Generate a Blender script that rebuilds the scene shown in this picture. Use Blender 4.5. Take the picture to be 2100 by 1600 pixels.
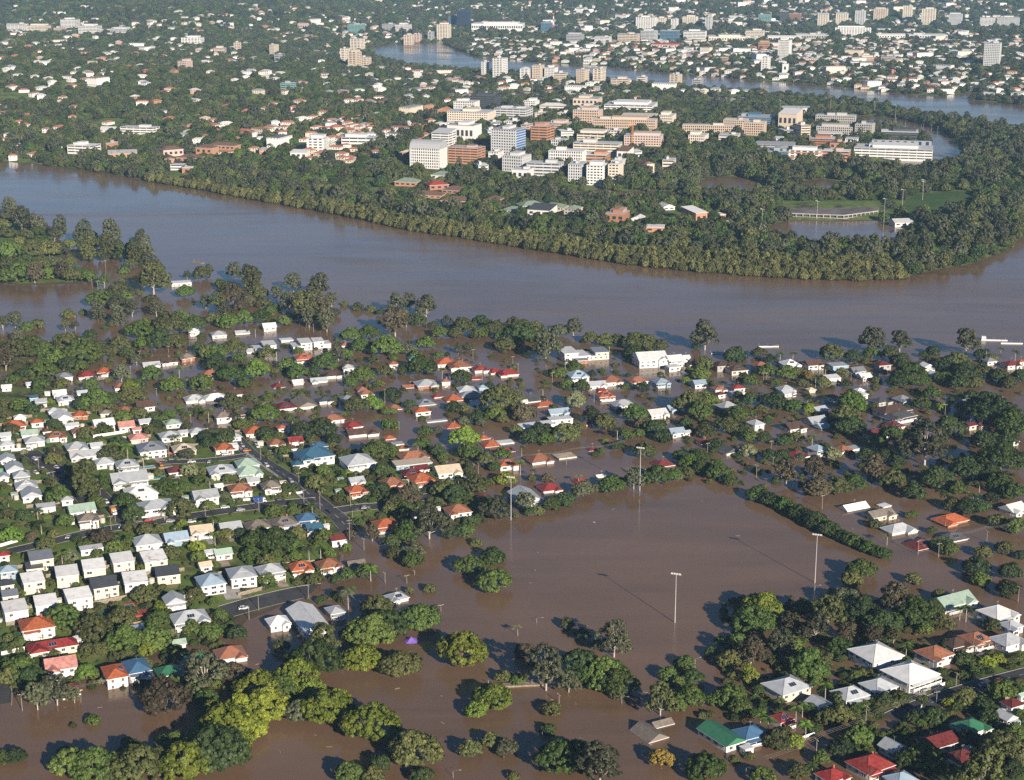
import bpy, math, random
import numpy as np
from mathutils import Vector

random.seed(11); rng = np.random.default_rng(11)
sc = bpy.context.scene
for _o in list(bpy.data.objects): bpy.data.objects.remove(_o)
COL = sc.collection
R = math.radians

# ------------------------------------------------------------------ camera, sky, sun, exposure
CAM_H, PITCH, FPX = 280.0, R(15.6), 3400.0
cam_d = bpy.data.cameras.new('camera'); cam = bpy.data.objects.new('camera', cam_d); COL.objects.link(cam)
cam.location = (0, 0, CAM_H); cam.rotation_euler = (R(90) - PITCH, 0, 0)
cam_d.sensor_width = 36; cam_d.lens = 36 * FPX / 2100; cam_d.clip_start = 1; cam_d.clip_end = 40000
sc.camera = cam

SUN_EL, SUN_AZ = R(20), R(153)            # azimuth clockwise from +Y: behind the viewer, to the right
world = bpy.data.worlds.new('World'); sc.world = world; world.use_nodes = True
wn = world.node_tree.nodes; wl = world.node_tree.links
sky = wn.new('ShaderNodeTexSky'); sky.sky_type = 'NISHITA'; sky.sun_disc = False
sky.sun_elevation = SUN_EL; sky.sun_rotation = SUN_AZ
sky.altitude = 50; sky.air_density = 1.0; sky.dust_density = 0.0; sky.ozone_density = 6.0
wn['Background'].inputs['Strength'].default_value = 0.051
wl.new(sky.outputs[0], wn['Background'].inputs['Color'])

sun_d = bpy.data.lights.new('sun', 'SUN'); sun = bpy.data.objects.new('sun', sun_d); COL.objects.link(sun)
sun_d.energy = 5.0; sun_d.angle = R(0.53); sun_d.color = (1.0, 0.87, 0.72)
_sv = Vector((math.sin(SUN_AZ) * math.cos(SUN_EL), math.cos(SUN_AZ) * math.cos(SUN_EL), math.sin(SUN_EL)))
sun.rotation_euler = _sv.to_track_quat('Z', 'Y').to_euler()

sc.view_settings.view_transform = 'Standard'; sc.view_settings.look = 'None'
sc.view_settings.exposure = 0.73; sc.view_settings.gamma = 1.0; sc.view_settings.use_curve_mapping = False
sc.cycles.max_bounces = 5; sc.cycles.diffuse_bounces = 1; sc.cycles.glossy_bounces = 2
sc.cycles.transmission_bounces = 2; sc.cycles.transparent_max_bounces = 4; sc.cycles.volume_bounces = 0
sc.cycles.caustics_reflective = False; sc.cycles.caustics_refractive = False
sc.cycles.use_denoising = False
try: sc.cycles.denoiser = 'OPENIMAGEDENOISE'
except Exception: pass

# ------------------------------------------------------------------ survey: bearing + depression -> point on the ground
_cp, _sp = math.cos(PITCH), math.sin(PITCH)
def ray(px, py):
    dx, dy = (np.asarray(px, float) - 1050) / FPX, (800 - np.asarray(py, float)) / FPX
    return dx, _cp + dy * _sp, -_sp + dy * _cp
def at(px, py, z=0.0):
    """the point at height z that is seen along this line of sight"""
    dx, dy, dz = ray(px, py); t = (z - CAM_H) / dz
    return np.stack([dx * t, dy * t], -1)
def scale_at(py, z=0.0):                       # survey pixels per metre there
    return _cp * (py - (800 - FPX * math.tan(PITCH))) / (CAM_H - z)
def project(x, y, z):
    v = np.array([x, y, z - CAM_H]); f = v[1] * _cp - v[2] * _sp; u = v[1] * _sp + v[2] * _cp
    return 1050 + FPX * v[0] / f, 800 - FPX * u / f

# survey sheets: every catalogue below is written in thirds of a survey pixel from a sheet corner
SHEET = {'a': (0, 0), 'b': (700, 0), 'c': (1400, 0), 'A': (0, 400), 'B': (700, 400), 'C': (1400, 400), 'D': (0, 800), 'E': (700, 800),
         'F': (1400, 800), 'G': (0, 1200), 'H': (700, 1200), 'I': (1400, 1200)}
def sp(s, zx, zy): return SHEET[s][0] + zx / 3, SHEET[s][1] + zy / 3

# ------------------------------------------------------------------ objects
THINGS = []                                    # (object, look, px, py, zone, group)
def link(o, parent=None):
    COL.objects.link(o)
    if parent is not None: o.parent = parent
    return o
def empty(name, loc=(0, 0, 0), rz=0.0):
    o = bpy.data.objects.new(name, None); o.location = loc; o.rotation_euler = (0, 0, rz); o.empty_display_size = 0.5
    return link(o)
def inst(name, me, parent=None, loc=None, rz=None, scale=None, mat=None, rot=None):
    o = bpy.data.objects.new(name, me); link(o, parent)
    if loc is not None: o.location = loc
    if rz is not None: o.rotation_euler = (0, 0, rz)
    if rot is not None: o.rotation_euler = rot
    if scale is not None: o.scale = scale
    if mat is not None:
        o.material_slots[0].link = 'OBJECT'; o.material_slots[0].material = mat
    return o
def tag(o, label, cat, group=None, kind=None):
    o['label'] = label
    if cat: o['category'] = cat
    if group: o['group'] = group
    if kind: o['kind'] = kind
    return o
def listed(o, look, px, py, cat, group, zone=None):
    o['category'] = cat; o['group'] = group
    THINGS.append((o, look, px, py, zone))
    return o

class MB:
    """collects faces, builds ONE mesh"""
    def __init__(s): s.v, s.f, s.m = [], [], []
    def face(s, pts, m=0):
        n = len(s.v); s.v += [tuple(p) for p in pts]; s.f.append(tuple(range(n, n + len(pts)))); s.m.append(m)
    def hull(s, bot, top, m=0, mt=None, caps=True):
        """prism between two rings of equal length"""
        n = len(s.v); k = len(bot); s.v += [tuple(p) for p in bot] + [tuple(p) for p in top]
        for i in range(k):
            j = (i + 1) % k; s.f.append((n + i, n + j, n + k + j, n + k + i)); s.m.append(m)
        if caps:
            s.f.append(tuple(n + k + i for i in range(k))); s.m.append(m if mt is None else mt)
            s.f.append(tuple(n + i for i in reversed(range(k)))); s.m.append(m)
    def box(s, x0, x1, y0, y1, z0, z1, m=0, mt=None):
        s.hull([(x0, y0, z0), (x1, y0, z0), (x1, y1, z0), (x0, y1, z0)], [(x0, y0, z1), (x1, y0, z1), (x1, y1, z1), (x0, y1, z1)], m, mt)
    def tube(s, path, radii, n=6, m=0, cap=True):
        rings = []
        for i, p in enumerate(path):
            p = Vector(p); q = Vector(path[min(i + 1, len(path) - 1)]); o = Vector(path[max(i - 1, 0)])
            d = (q - o).normalized(); a = d.orthogonal().normalized() if abs(d.z) < .99 else Vector((1, 0, 0)); a = (a - d * a.dot(d)).normalized(); b = d.cross(a)
            rings.append([p + (a * math.cos(2 * math.pi * k / n) + b * math.sin(2 * math.pi * k / n)) * radii[i] for k in range(n)])
        base = len(s.v)
        for r in rings: s.v += [tuple(p) for p in r]
        for i in range(len(rings) - 1):
            for k in range(n):
                j = (k + 1) % n; s.f.append((base + i * n + k, base + i * n + j, base + (i + 1) * n + j, base + (i + 1) * n + k)); s.m.append(m)
        if cap:
            s.f.append(tuple(base + (len(rings) - 1) * n + k for k in range(n))); s.m.append(m)
    def mesh(s, name, mats, smooth=False):
        me = bpy.data.meshes.new(name); me.from_pydata(s.v, [], s.f)
        for m in mats: me.materials.append(m)
        me.polygons.foreach_set('material_index', s.m)
        if smooth: me.polygons.foreach_set('use_smooth', [True] * len(s.f))
        me.update(); return me
    def build(s, name, mats, parent=None, **k):
        if not isinstance(mats, (list, tuple)): mats = [mats]
        return inst(name, s.mesh(name, mats), parent, **k)

# ------------------------------------------------------------------ materials
def mat(name, col, rough=.7, spec=.3, vary=.12, scale=.6, bump=0.0, metal=0.0, random_=0.0, tint=False, col2=None, detail=4, rust=False):
    m = bpy.data.materials.new(name); m.use_nodes = True; nt = m.node_tree; N, L = nt.nodes, nt.links
    b = N['Principled BSDF']; b.inputs['Roughness'].default_value = rough; b.inputs['Specular IOR Level'].default_value = spec; b.inputs['Metallic'].default_value = metal
    tc = N.new('ShaderNodeTexCoord'); nz = N.new('ShaderNodeTexNoise'); nz.inputs['Scale'].default_value = scale; nz.inputs['Detail'].default_value = detail
    L.new(tc.outputs['Object'], nz.inputs['Vector'])
    mx = N.new('ShaderNodeMix'); mx.data_type = 'RGBA'
    c = np.array(col[:3]); d = np.array(col2[:3]) if col2 else np.clip(c * (1 - 2.2 * vary), 0, 1)
    mx.inputs[6].default_value = (*np.clip(c * (1 + vary), 0, .92), 1); mx.inputs[7].default_value = (*d, 1)
    rp = N.new('ShaderNodeValToRGB'); rp.color_ramp.elements[0].position = .38; rp.color_ramp.elements[1].position = .72
    L.new(nz.outputs['Fac'], rp.inputs['Fac']); L.new(rp.outputs['Color'], mx.inputs[0])
    out = mx.outputs[2]
    if tint:
        oi = N.new('ShaderNodeObjectInfo'); mu = N.new('ShaderNodeMix'); mu.data_type = 'RGBA'; mu.blend_type = 'MULTIPLY'; mu.inputs[0].default_value = 1
        L.new(out, mu.inputs[6]); L.new(oi.outputs['Color'], mu.inputs[7]); out = mu.outputs[2]
    if random_:
        oi = N.new('ShaderNodeObjectInfo'); mr = N.new('ShaderNodeMapRange'); mr.inputs[3].default_value = 1 - random_; mr.inputs[4].default_value = 1 + random_
        L.new(oi.outputs['Random'], mr.inputs[0]); hs = N.new('ShaderNodeHueSaturation'); L.new(mr.outputs[0], hs.inputs['Value']); L.new(out, hs.inputs['Color'])
        out = hs.outputs['Color']
    if rust:                                       # stains and rust on the older roofs only
        n2 = N.new('ShaderNodeTexNoise'); n2.inputs['Scale'].default_value = .33; n2.inputs['Detail'].default_value = 9; n2.inputs['Distortion'].default_value = .8; L.new(tc.outputs['Object'], n2.inputs['Vector'])
        o2 = N.new('ShaderNodeObjectInfo'); m1 = N.new('ShaderNodeMapRange'); m1.inputs[1].default_value = .35; m1.inputs[2].default_value = 1; m1.inputs[3].default_value = .74; m1.inputs[4].default_value = .50; L.new(o2.outputs['Random'], m1.inputs[0])
        sb = N.new('ShaderNodeMath'); sb.operation = 'SUBTRACT'; L.new(n2.outputs['Fac'], sb.inputs[0]); L.new(m1.outputs[0], sb.inputs[1])
        ml = N.new('ShaderNodeMath'); ml.operation = 'MULTIPLY'; ml.use_clamp = True; ml.inputs[1].default_value = 7; L.new(sb.outputs[0], ml.inputs[0])
        m2 = N.new('ShaderNodeMath'); m2.operation = 'MULTIPLY'; m2.inputs[1].default_value = .6; L.new(ml.outputs[0], m2.inputs[0])
        mr_ = N.new('ShaderNodeMix'); mr_.data_type = 'RGBA'; L.new(m2.outputs[0], mr_.inputs[0]); L.new(out, mr_.inputs[6]); mr_.inputs[7].default_value = (.20, .13, .095, 1); out = mr_.outputs[2]
    L.new(out, b.inputs['Base Color'])
    if bump:
        bp = N.new('ShaderNodeBump'); bp.inputs['Strength'].default_value = bump; bp.inputs['Distance'].default_value = .1
        L.new(nz.outputs['Fac'], bp.inputs['Height']); L.new(bp.outputs['Normal'], b.inputs['Normal'])
    return m

def leaf_mat(name, col, col2, rough=.55):
    """foliage: two leaf colours mixed clump by clump, darker inside as painted shade, each tree a little different"""
    m = bpy.data.materials.new(name); m.use_nodes = True; nt = m.node_tree; N, L = nt.nodes, nt.links
    b = N['Principled BSDF']; b.inputs['Roughness'].default_value = rough; b.inputs['Specular IOR Level'].default_value = .25
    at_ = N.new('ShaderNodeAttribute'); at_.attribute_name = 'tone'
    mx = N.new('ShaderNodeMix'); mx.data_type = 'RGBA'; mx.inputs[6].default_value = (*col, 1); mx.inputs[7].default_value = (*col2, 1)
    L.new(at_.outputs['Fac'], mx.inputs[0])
    oi = N.new('ShaderNodeObjectInfo'); mr = N.new('ShaderNodeMapRange'); mr.inputs[3].default_value = .58; mr.inputs[4].default_value = 1.36
    L.new(oi.outputs['Random'], mr.inputs[0])
    mh = N.new('ShaderNodeMath'); mh.operation = 'FRACT'; mm = N.new('ShaderNodeMath'); mm.operation = 'MULTIPLY'; mm.inputs[1].default_value = 7.31
    L.new(oi.outputs['Random'], mm.inputs[0]); L.new(mm.outputs[0], mh.inputs[0])
    mr2 = N.new('ShaderNodeMapRange'); mr2.inputs[3].default_value = .486; mr2.inputs[4].default_value = .510; L.new(mh.outputs[0], mr2.inputs[0])
    hs = N.new('ShaderNodeHueSaturation'); L.new(mr.outputs[0], hs.inputs['Value']); L.new(mr2.outputs[0], hs.inputs['Hue']); L.new(mx.outputs[2], hs.inputs['Color'])
    L.new(hs.outputs['Color'], b.inputs['Base Color'])
    tr = N.new('ShaderNodeBsdfTranslucent'); L.new(hs.outputs['Color'], tr.inputs['Color'])
    ms = N.new('ShaderNodeMixShader'); ms.inputs[0].default_value = .08
    L.new(b.outputs[0], ms.inputs[1]); L.new(tr.outputs[0], ms.inputs[2]); L.new(ms.outputs[0], N['Material Output'].inputs['Surface'])
    return m

LEAF = {
 'd': leaf_mat('leaf_dark', (.024, .044, .013), (.054, .084, .024)),
 'b': leaf_mat('leaf_fig', (.032, .060, .012), (.076, .122, .022)),
 'm': leaf_mat('leaf_mid', (.046, .078, .016), (.108, .152, .030)),
 'l': leaf_mat('leaf_bright', (.070, .130, .018), (.155, .245, .034)),
 'y': leaf_mat('leaf_lime', (.080, .110, .012), (.205, .250, .028)),
 'o': leaf_mat('leaf_olive', (.054, .066, .020), (.122, .134, .040)),
 'g': leaf_mat('leaf_gum', (.052, .062, .032), (.112, .122, .064)),
 'n': leaf_mat('leaf_brown', (.055, .050, .026), (.115, .095, .050)),
 'a': leaf_mat('leaf_gold', (.130, .105, .018), (.270, .200, .035)),
 'p': leaf_mat('leaf_pale', (.090, .110, .050), (.190, .210, .110)),
 'v': leaf_mat('leaf_mangrove', (.075, .085, .022), (.190, .190, .060)),
}
M = dict(
 bark=mat('bark', (.16, .12, .09), .9, .1, .2, 2), gumbark=mat('gum_bark', (.42, .37, .31), .8, .2, .18, 1.2),
 metal_roof=mat('roof_sheet', (.97, .97, .97), .42, .45, .11, .45, tint=True, detail=8, rust=True), tile_roof=mat('roof_tile', (.95, .95, .95), .8, .2, .2, .9, tint=True, bump=.3, detail=9, rust=True),
 wall=mat('painted_wall', (.95, .95, .95), .7, .3, .05, .4, tint=True), trim=mat('white_trim', (.78, .77, .74), .6, .3, .04, 1),
 glass=mat('window_glass', (.035, .045, .055), .12, .5, .3, .4), door=mat('door_paint', (.16, .10, .07), .6, .3, .1, 2),
 solar=mat('solar_glass', (.015, .025, .06), .15, .5, .1, 1), brick=mat('brick', (.30, .13, .075), .85, .2, .18, 1.5),
 concrete=mat('concrete', (.36, .345, .32), .85, .2, .12, .5), asphalt=mat('asphalt', (.055, .055, .058), .85, .25, .18, .15),
 drive=mat('driveway_paving', (.34, .27, .21), .9, .2, .15, .4), pole=mat('pole_timber', (.24, .21, .18), .9, .1, .15, 1),
 steel=mat('galvanised_steel', (.52, .53, .53), .45, .5, .08, 1, metal=.3), white=mat('white_paint', (.80, .79, .76), .6, .3, .03, 1),
 black=mat('black_rubber', (.02, .02, .02), .8, .2, .1, 1), poolw=mat('pool_water', (.10, .42, .44), .08, .5, .08, .8),
 lamp=mat('lamp_lens', (.55, .55, .52), .3, .5, .05, 1), timber=mat('weathered_timber', (.27, .22, .17), .9, .15, .2, 1),
 red=mat('red_paint', (.45, .05, .04), .6, .3, .1, 1), orange=mat('orange_paint', (.70, .28, .04), .6, .3, .1, 1),
 purple=mat('purple_sail', (.22, .13, .50), .7, .2, .08, .4), court=mat('court_green', (.06, .15, .09), .8, .2, .1, .2), courtred=mat('court_red', (.33, .075, .05), .85, .2, .1, .2),
 deck=mat('worn_deck', (.17, .15, .14), .9, .2, .2, .1),
 carpaint=mat('car_paint', (.95, .95, .95), .3, .5, .03, 1, tint=True), plant=mat('plant_box_metal', (.48, .49, .50), .5, .4, .08, .3),
)
# ------------------------------------------------------------------ the land: one sheet above and below the flood
def poly(pts, z=0.0): return at([p[0] for p in pts], [p[1] for p in pts], z)
def sdist(P, X, Y):
    """signed distance to a closed outline, positive inside"""
    d2 = np.full(X.shape, 1e18); ins = np.zeros(X.shape, bool); n = len(P)
    for i in range(n):
        ax, ay = P[i]; bx, by = P[(i + 1) % n]; ex, ey = bx - ax, by - ay
        t = np.clip(((X - ax) * ex + (Y - ay) * ey) / (ex * ex + ey * ey + 1e-9), 0, 1)
        d2 = np.minimum(d2, (X - ax - t * ex) ** 2 + (Y - ay - t * ey) ** 2)
        if ey != 0:
            c = (ay > Y) != (by > Y); ins ^= c & (X < ax + (Y - ay) / ey * ex)
    return np.where(ins, 1, -1) * np.sqrt(d2)

DRY_WEST = poly([(-500, 800), (0, 785), (120, 800), (215, 838), (300, 872), (380, 880), (440, 878), (490, 880), (560, 880), (600, 900), (690, 925), (780, 930), (860, 935),
    (915, 965), (925, 995), (975, 1005), (1000, 1030), (965, 1075), (900, 1080), (850, 1085), (790, 1085), (745, 1072), (722, 1085), (700, 1120), (690, 1165), (640, 1198), (612, 1222), (560, 1250), (505, 1272),
    (480, 1296), (420, 1312), (335, 1335), (300, 1368), (215, 1385), (170, 1385), (120, 1418), (40, 1425), (0, 1440), (-500, 1500)])
DRY_SE = poly([(2500, 1290), (2130, 1322), (2030, 1335), (1960, 1375), (1890, 1395), (1820, 1425), (1770, 1462), (1840, 1478), (1890, 1452), (1960, 1440), (2010, 1470), (1965, 1505), (1890, 1525), (1870, 1560),
    (1900, 1590), (1850, 1640), (1900, 1720), (2500, 1720)])
PARK = poly([(-200, 425), (40, 440), (95, 458), (130, 505), (140, 545), (185, 572), (165, 581), (60, 584), (-40, 590), (-200, 600)])
NORTH = poly([(-900, 318), (-300, 322), (0, 331), (60, 336), (160, 347), (260, 364), (390, 382), (480, 399), (600, 421), (700, 438), (850, 471), (1000, 493), (1120, 513), (1300, 541), (1450, 557), (1600, 567), (1750, 573),
    (1855, 570), (1900, 558), (1990, 543), (2060, 518), (2110, 478), (2180, 440), (2400, 400), (3200, 340)])
NORTH = np.vstack([NORTH, [[9000, 4000], [9000, 14000], [-9000, 14000], [-9000, 4000]]])
REACH2 = poly([(3000, 300), (2400, 285), (2100, 272), (2050, 266), (1990, 256), (1920, 243), (1850, 229), (1790, 217), (1700, 207), (1600, 198), (1500, 190), (1400, 183), (1330, 178), (1250, 172), (1170, 165), (1060, 155), (930, 147), (840, 136), (775, 122), (755, 98),
    (790, 92), (850, 89), (905, 87), (940, 103), (967, 114), (1033, 121), (1133, 130), (1247, 136), (1333, 146), (1400, 152), (1560, 166), (1700, 176), (1800, 188), (1967, 203), (2100, 216), (2400, 228), (3000, 240)])
REACH3 = poly([(890, 90), (930, 84), (1000, 82), (1080, 80), (1160, 76), (1260, 74), (1400, 71), (1530, 69), (1700, 66), (1850, 66), (2050, 67), (2400, 70), (2400, 64), (2050, 60), (1850, 58), (1700, 59), (1530, 62), (1400, 64), (1260, 67), (1100, 72), (1000, 76), (900, 84)])
PONDS = [poly(p) for p in (
    [(1435, 372), (1470, 362), (1530, 364), (1575, 378), (1570, 402), (1500, 412), (1440, 408), (1420, 392)],
    [(1640, 372), (1690, 368), (1745, 378), (1745, 398), (1690, 404), (1650, 398)],
    [(1565, 468), (1620, 452), (1720, 455), (1800, 452), (1858, 470), (1862, 498), (1790, 512), (1690, 512), (1620, 502), (1570, 490)],
    [(1692, 242), (1745, 236), (1825, 242), (1890, 255), (1935, 270), (1970, 290), (1975, 310), (1965, 332), (1930, 345), (1860, 352), (1780, 352), (1785, 338), (1915, 322), (1905, 292), (1850, 274), (1780, 262), (1700, 251)],
    [(1440, 205), (1480, 200), (1530, 203), (1535, 216), (1480, 220), (1440, 216)],
    [(1030, 194), (1080, 188), (1118, 192), (1110, 203), (1060, 206), (1030, 203)],
    [(1160, 398), (1230, 390), (1300, 394), (1400, 392), (1410, 408), (1330, 416), (1230, 412), (1170, 412)],
    [(1940, 195), (1990, 190), (2020, 196), (1990, 204), (1945, 203)])]
FIELDS = [poly(p) for p in (
    [(1828, 446), (1880, 410), (1985, 408), (2000, 425), (1960, 448), (1870, 456)],
    [(600, 322), (660, 313), (735, 316), (740, 330), (690, 340), (610, 338)],
    [(1405, 250), (1440, 240), (1470, 244), (1460, 254), (1420, 257)],
    [(1690, 352), (1740, 348), (1745, 358), (1700, 364)], [(40, 466), (95, 462), (125, 492), (100, 505), (50, 490)])]
def lowland_noise(X, Y, s, k=0):
    return np.sin(X / s + 1.3 + k) * np.cos(Y / s * .83 + .7 * k) + .5 * np.sin(X / s * 2.3 + Y / s * 1.7 + 2.1 * k) + .3 * np.cos(X / s * 3.9 - Y / s * 4.3 + k)
def sstep(a, b, t):
    t = np.clip((t - a) / (b - a), 0, 1); return t * t * (3 - 2 * t)
def land_height(X, Y):
    near = np.full(X.shape, -2.2)
    for P, top, sl in ((DRY_WEST, 7.0, .07), (DRY_SE, 5.0, .06), (PARK, 3.5, .12)):
        d = sdist(P, X, Y); near = np.maximum(near, np.where(d > 0, top * (1 - np.exp(-np.maximum(d, 0) * sl / top)) + .05, np.maximum(d * .05, -2.2)))
    far = sdist(NORTH, X, Y)
    for W_ in [REACH2, REACH3] + PONDS: far = np.minimum(far, -sdist(W_, X, Y))
    rise = 5 * (1 - np.exp(-np.maximum(far, 0) / 40)) + 7 * (1 - np.exp(-np.maximum(far, 0) / 160))
    hills = sstep(60, 500, far) * (6 + 7 * lowland_noise(X, Y, 260)) * np.where(Y < 2600, .45, 1)
    west = sstep(-100, -900, X) * sstep(1900, 3300, Y) * sstep(80, 500, far) * (22 + 12 * lowland_noise(X, Y, 330, 2))
    back = sstep(5200, 7800, Y + .25 * X) * (150 + 34 * lowland_noise(X, Y, 520, 1)) + sstep(6500, 9500, Y) * 70
    back += sstep(3000, 5600, Y) * sstep(200, -900, X) * sstep(60, 400, far) * (16 + 10 * lowland_noise(X, Y, 420, 3))
    h = np.where(far > 0, np.maximum(.15, rise + np.maximum(hills, -rise * .6) + west + np.maximum(back, 0)), np.maximum(far * .12, -2.2))
    return np.where(far > -30, h, near)

NR, NC, Y0, Y1 = 600, 400, 320.0, 11500.0
def half_width(y): return .46 * y + 180
rowy = Y0 * (Y1 / Y0) ** np.linspace(0, 1, NR); colu = np.linspace(-1, 1, NC)
GX = half_width(rowy)[:, None] * colu[None, :]; GY = np.repeat(rowy[:, None], NC, 1)
GZ = land_height(GX, GY)
def ground(x, y):
    x = np.asarray(x, float); y = np.asarray(y, float)
    r = np.clip(np.log(np.maximum(y, Y0) / Y0) / math.log(Y1 / Y0) * (NR - 1), 0, NR - 1.001); c = np.clip((x / half_width(y) + 1) / 2 * (NC - 1), 0, NC - 1.001)
    i, j = r.astype(int), c.astype(int); a, b = r - i, c - j
    return (GZ[i, j] * (1 - a) + GZ[i + 1, j] * a) * (1 - b) + (GZ[i, j + 1] * (1 - a) + GZ[i + 1, j + 1] * a) * b
def surface(x, y): return np.maximum(ground(x, y), 0.0)
def hit(px, py, up=0.0):
    """where a line of sight meets the land or flood, raised by up"""
    dx, dy, dz = ray(px, py)
    ts = np.concatenate([np.arange(300, 1500, 3.0), np.arange(1500, 12000, 12.0)])
    X, Y, Z = dx * ts, dy * ts, CAM_H + dz * ts
    below = Z < surface(X, Y) + up
    k = int(np.argmax(below)) if below.any() else len(ts) - 1
    x, y = X[k], Y[k]
    z = float(surface(x, y))
    return float(x), float(y), z
gv = np.stack([GX, GY, GZ], -1).reshape(-1, 3)
ii = (np.arange(NR - 1)[:, None] * NC + np.arange(NC - 1)[None, :]).ravel()
gf = np.stack([ii, ii + 1, ii + NC + 1, ii + NC], -1)
def np_mesh(name, v, f, mats, smooth=False):
    me = bpy.data.meshes.new(name); n, k = len(f), f.shape[1]
    me.vertices.add(len(v)); me.vertices.foreach_set('co', np.asarray(v, np.float32).ravel())
    me.loops.add(n * k); me.loops.foreach_set('vertex_index', f.astype(np.int32).ravel())
    me.polygons.add(n); me.polygons.foreach_set('loop_start', np.arange(0, n * k, k, dtype=np.int32))
    if smooth: me.polygons.foreach_set('use_smooth', np.ones(n, bool))
    for m in mats: me.materials.append(m)
    me.update(calc_edges=True); return me
# ground cover: lawn, rough grass, leaf litter and bare earth
def ground_mat():
    m = bpy.data.materials.new('ground_cover'); m.use_nodes = True; N, L = m.node_tree.nodes, m.node_tree.links
    b = N['Principled BSDF']; b.inputs['Roughness'].default_value = .95; b.inputs['Specular IOR Level'].default_value = .1
    g = N.new('ShaderNodeNewGeometry')
    def nz(s, d=5):
        n = N.new('ShaderNodeTexNoise'); n.inputs['Scale'].default_value = s; n.inputs['Detail'].default_value = d; L.new(g.outputs['Position'], n.inputs['Vector']); return n
    def ramp(src, a, b_):
        r = N.new('ShaderNodeValToRGB'); r.color_ramp.elements[0].position = a; r.color_ramp.elements[1].position = b_; L.new(src, r.inputs[0]); return r
    def mix(f, a, b_):
        x = N.new('ShaderNodeMix'); x.data_type = 'RGBA'; L.new(f, x.inputs[0])
        for i, c in ((6, a), (7, b_)):
            if isinstance(c, tuple): x.inputs[i].default_value = (*c, 1)
            else: L.new(c, x.inputs[i])
        return x.outputs[2]
    lawn = mix(ramp(nz(.09).outputs['Fac'], .35, .7).outputs['Color'], (.085, .140, .028), (.150, .190, .050))
    litter = mix(ramp(nz(.25).outputs['Fac'], .35, .65).outputs['Color'], (.030, .045, .015), (.085, .070, .040))
    c = mix(ramp(nz(.035).outputs['Fac'], .52, .62).outputs['Color'], lawn, litter)
    c = mix(ramp(nz(.16, 3).outputs['Fac'], .60, .66).outputs['Color'], c, (.20, .165, .105))
    fz = N.new('ShaderNodeAttribute'); fz.attribute_name = 'field'
    c = mix(fz.outputs['Fac'], c, mix(ramp(nz(.05).outputs['Fac'], .3, .7).outputs['Color'], (.050, .092, .024), (.075, .120, .034)))
    sx = N.new('ShaderNodeSeparateXYZ'); L.new(g.outputs['Position'], sx.inputs[0])
    wet = ramp(sx.outputs['Z'], .15, .6)
    wet.color_ramp.elements[0].color = (1, 1, 1, 1); wet.color_ramp.elements[1].color = (0, 0, 0, 1)
    c = mix(wet.outputs['Color'], c, (.085, .062, .042))
    L.new(c, b.inputs['Base Color']); return m
M['ground'] = ground_mat()
gme = np_mesh('ground', gv, gf, [M['ground']], True)
fa = np.zeros(len(gv), np.float32)
for P in FIELDS: fa = np.maximum(fa, np.clip(sdist(P, gv[:, 0], gv[:, 1]) / 3 + .5, 0, 1))
gme.attributes.new('field', 'FLOAT', 'POINT').data.foreach_set('value', fa.astype(np.float32))
tag(inst('ground', gme), 'gently rising land with lawns and leaf litter', None, kind='structure')

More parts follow.
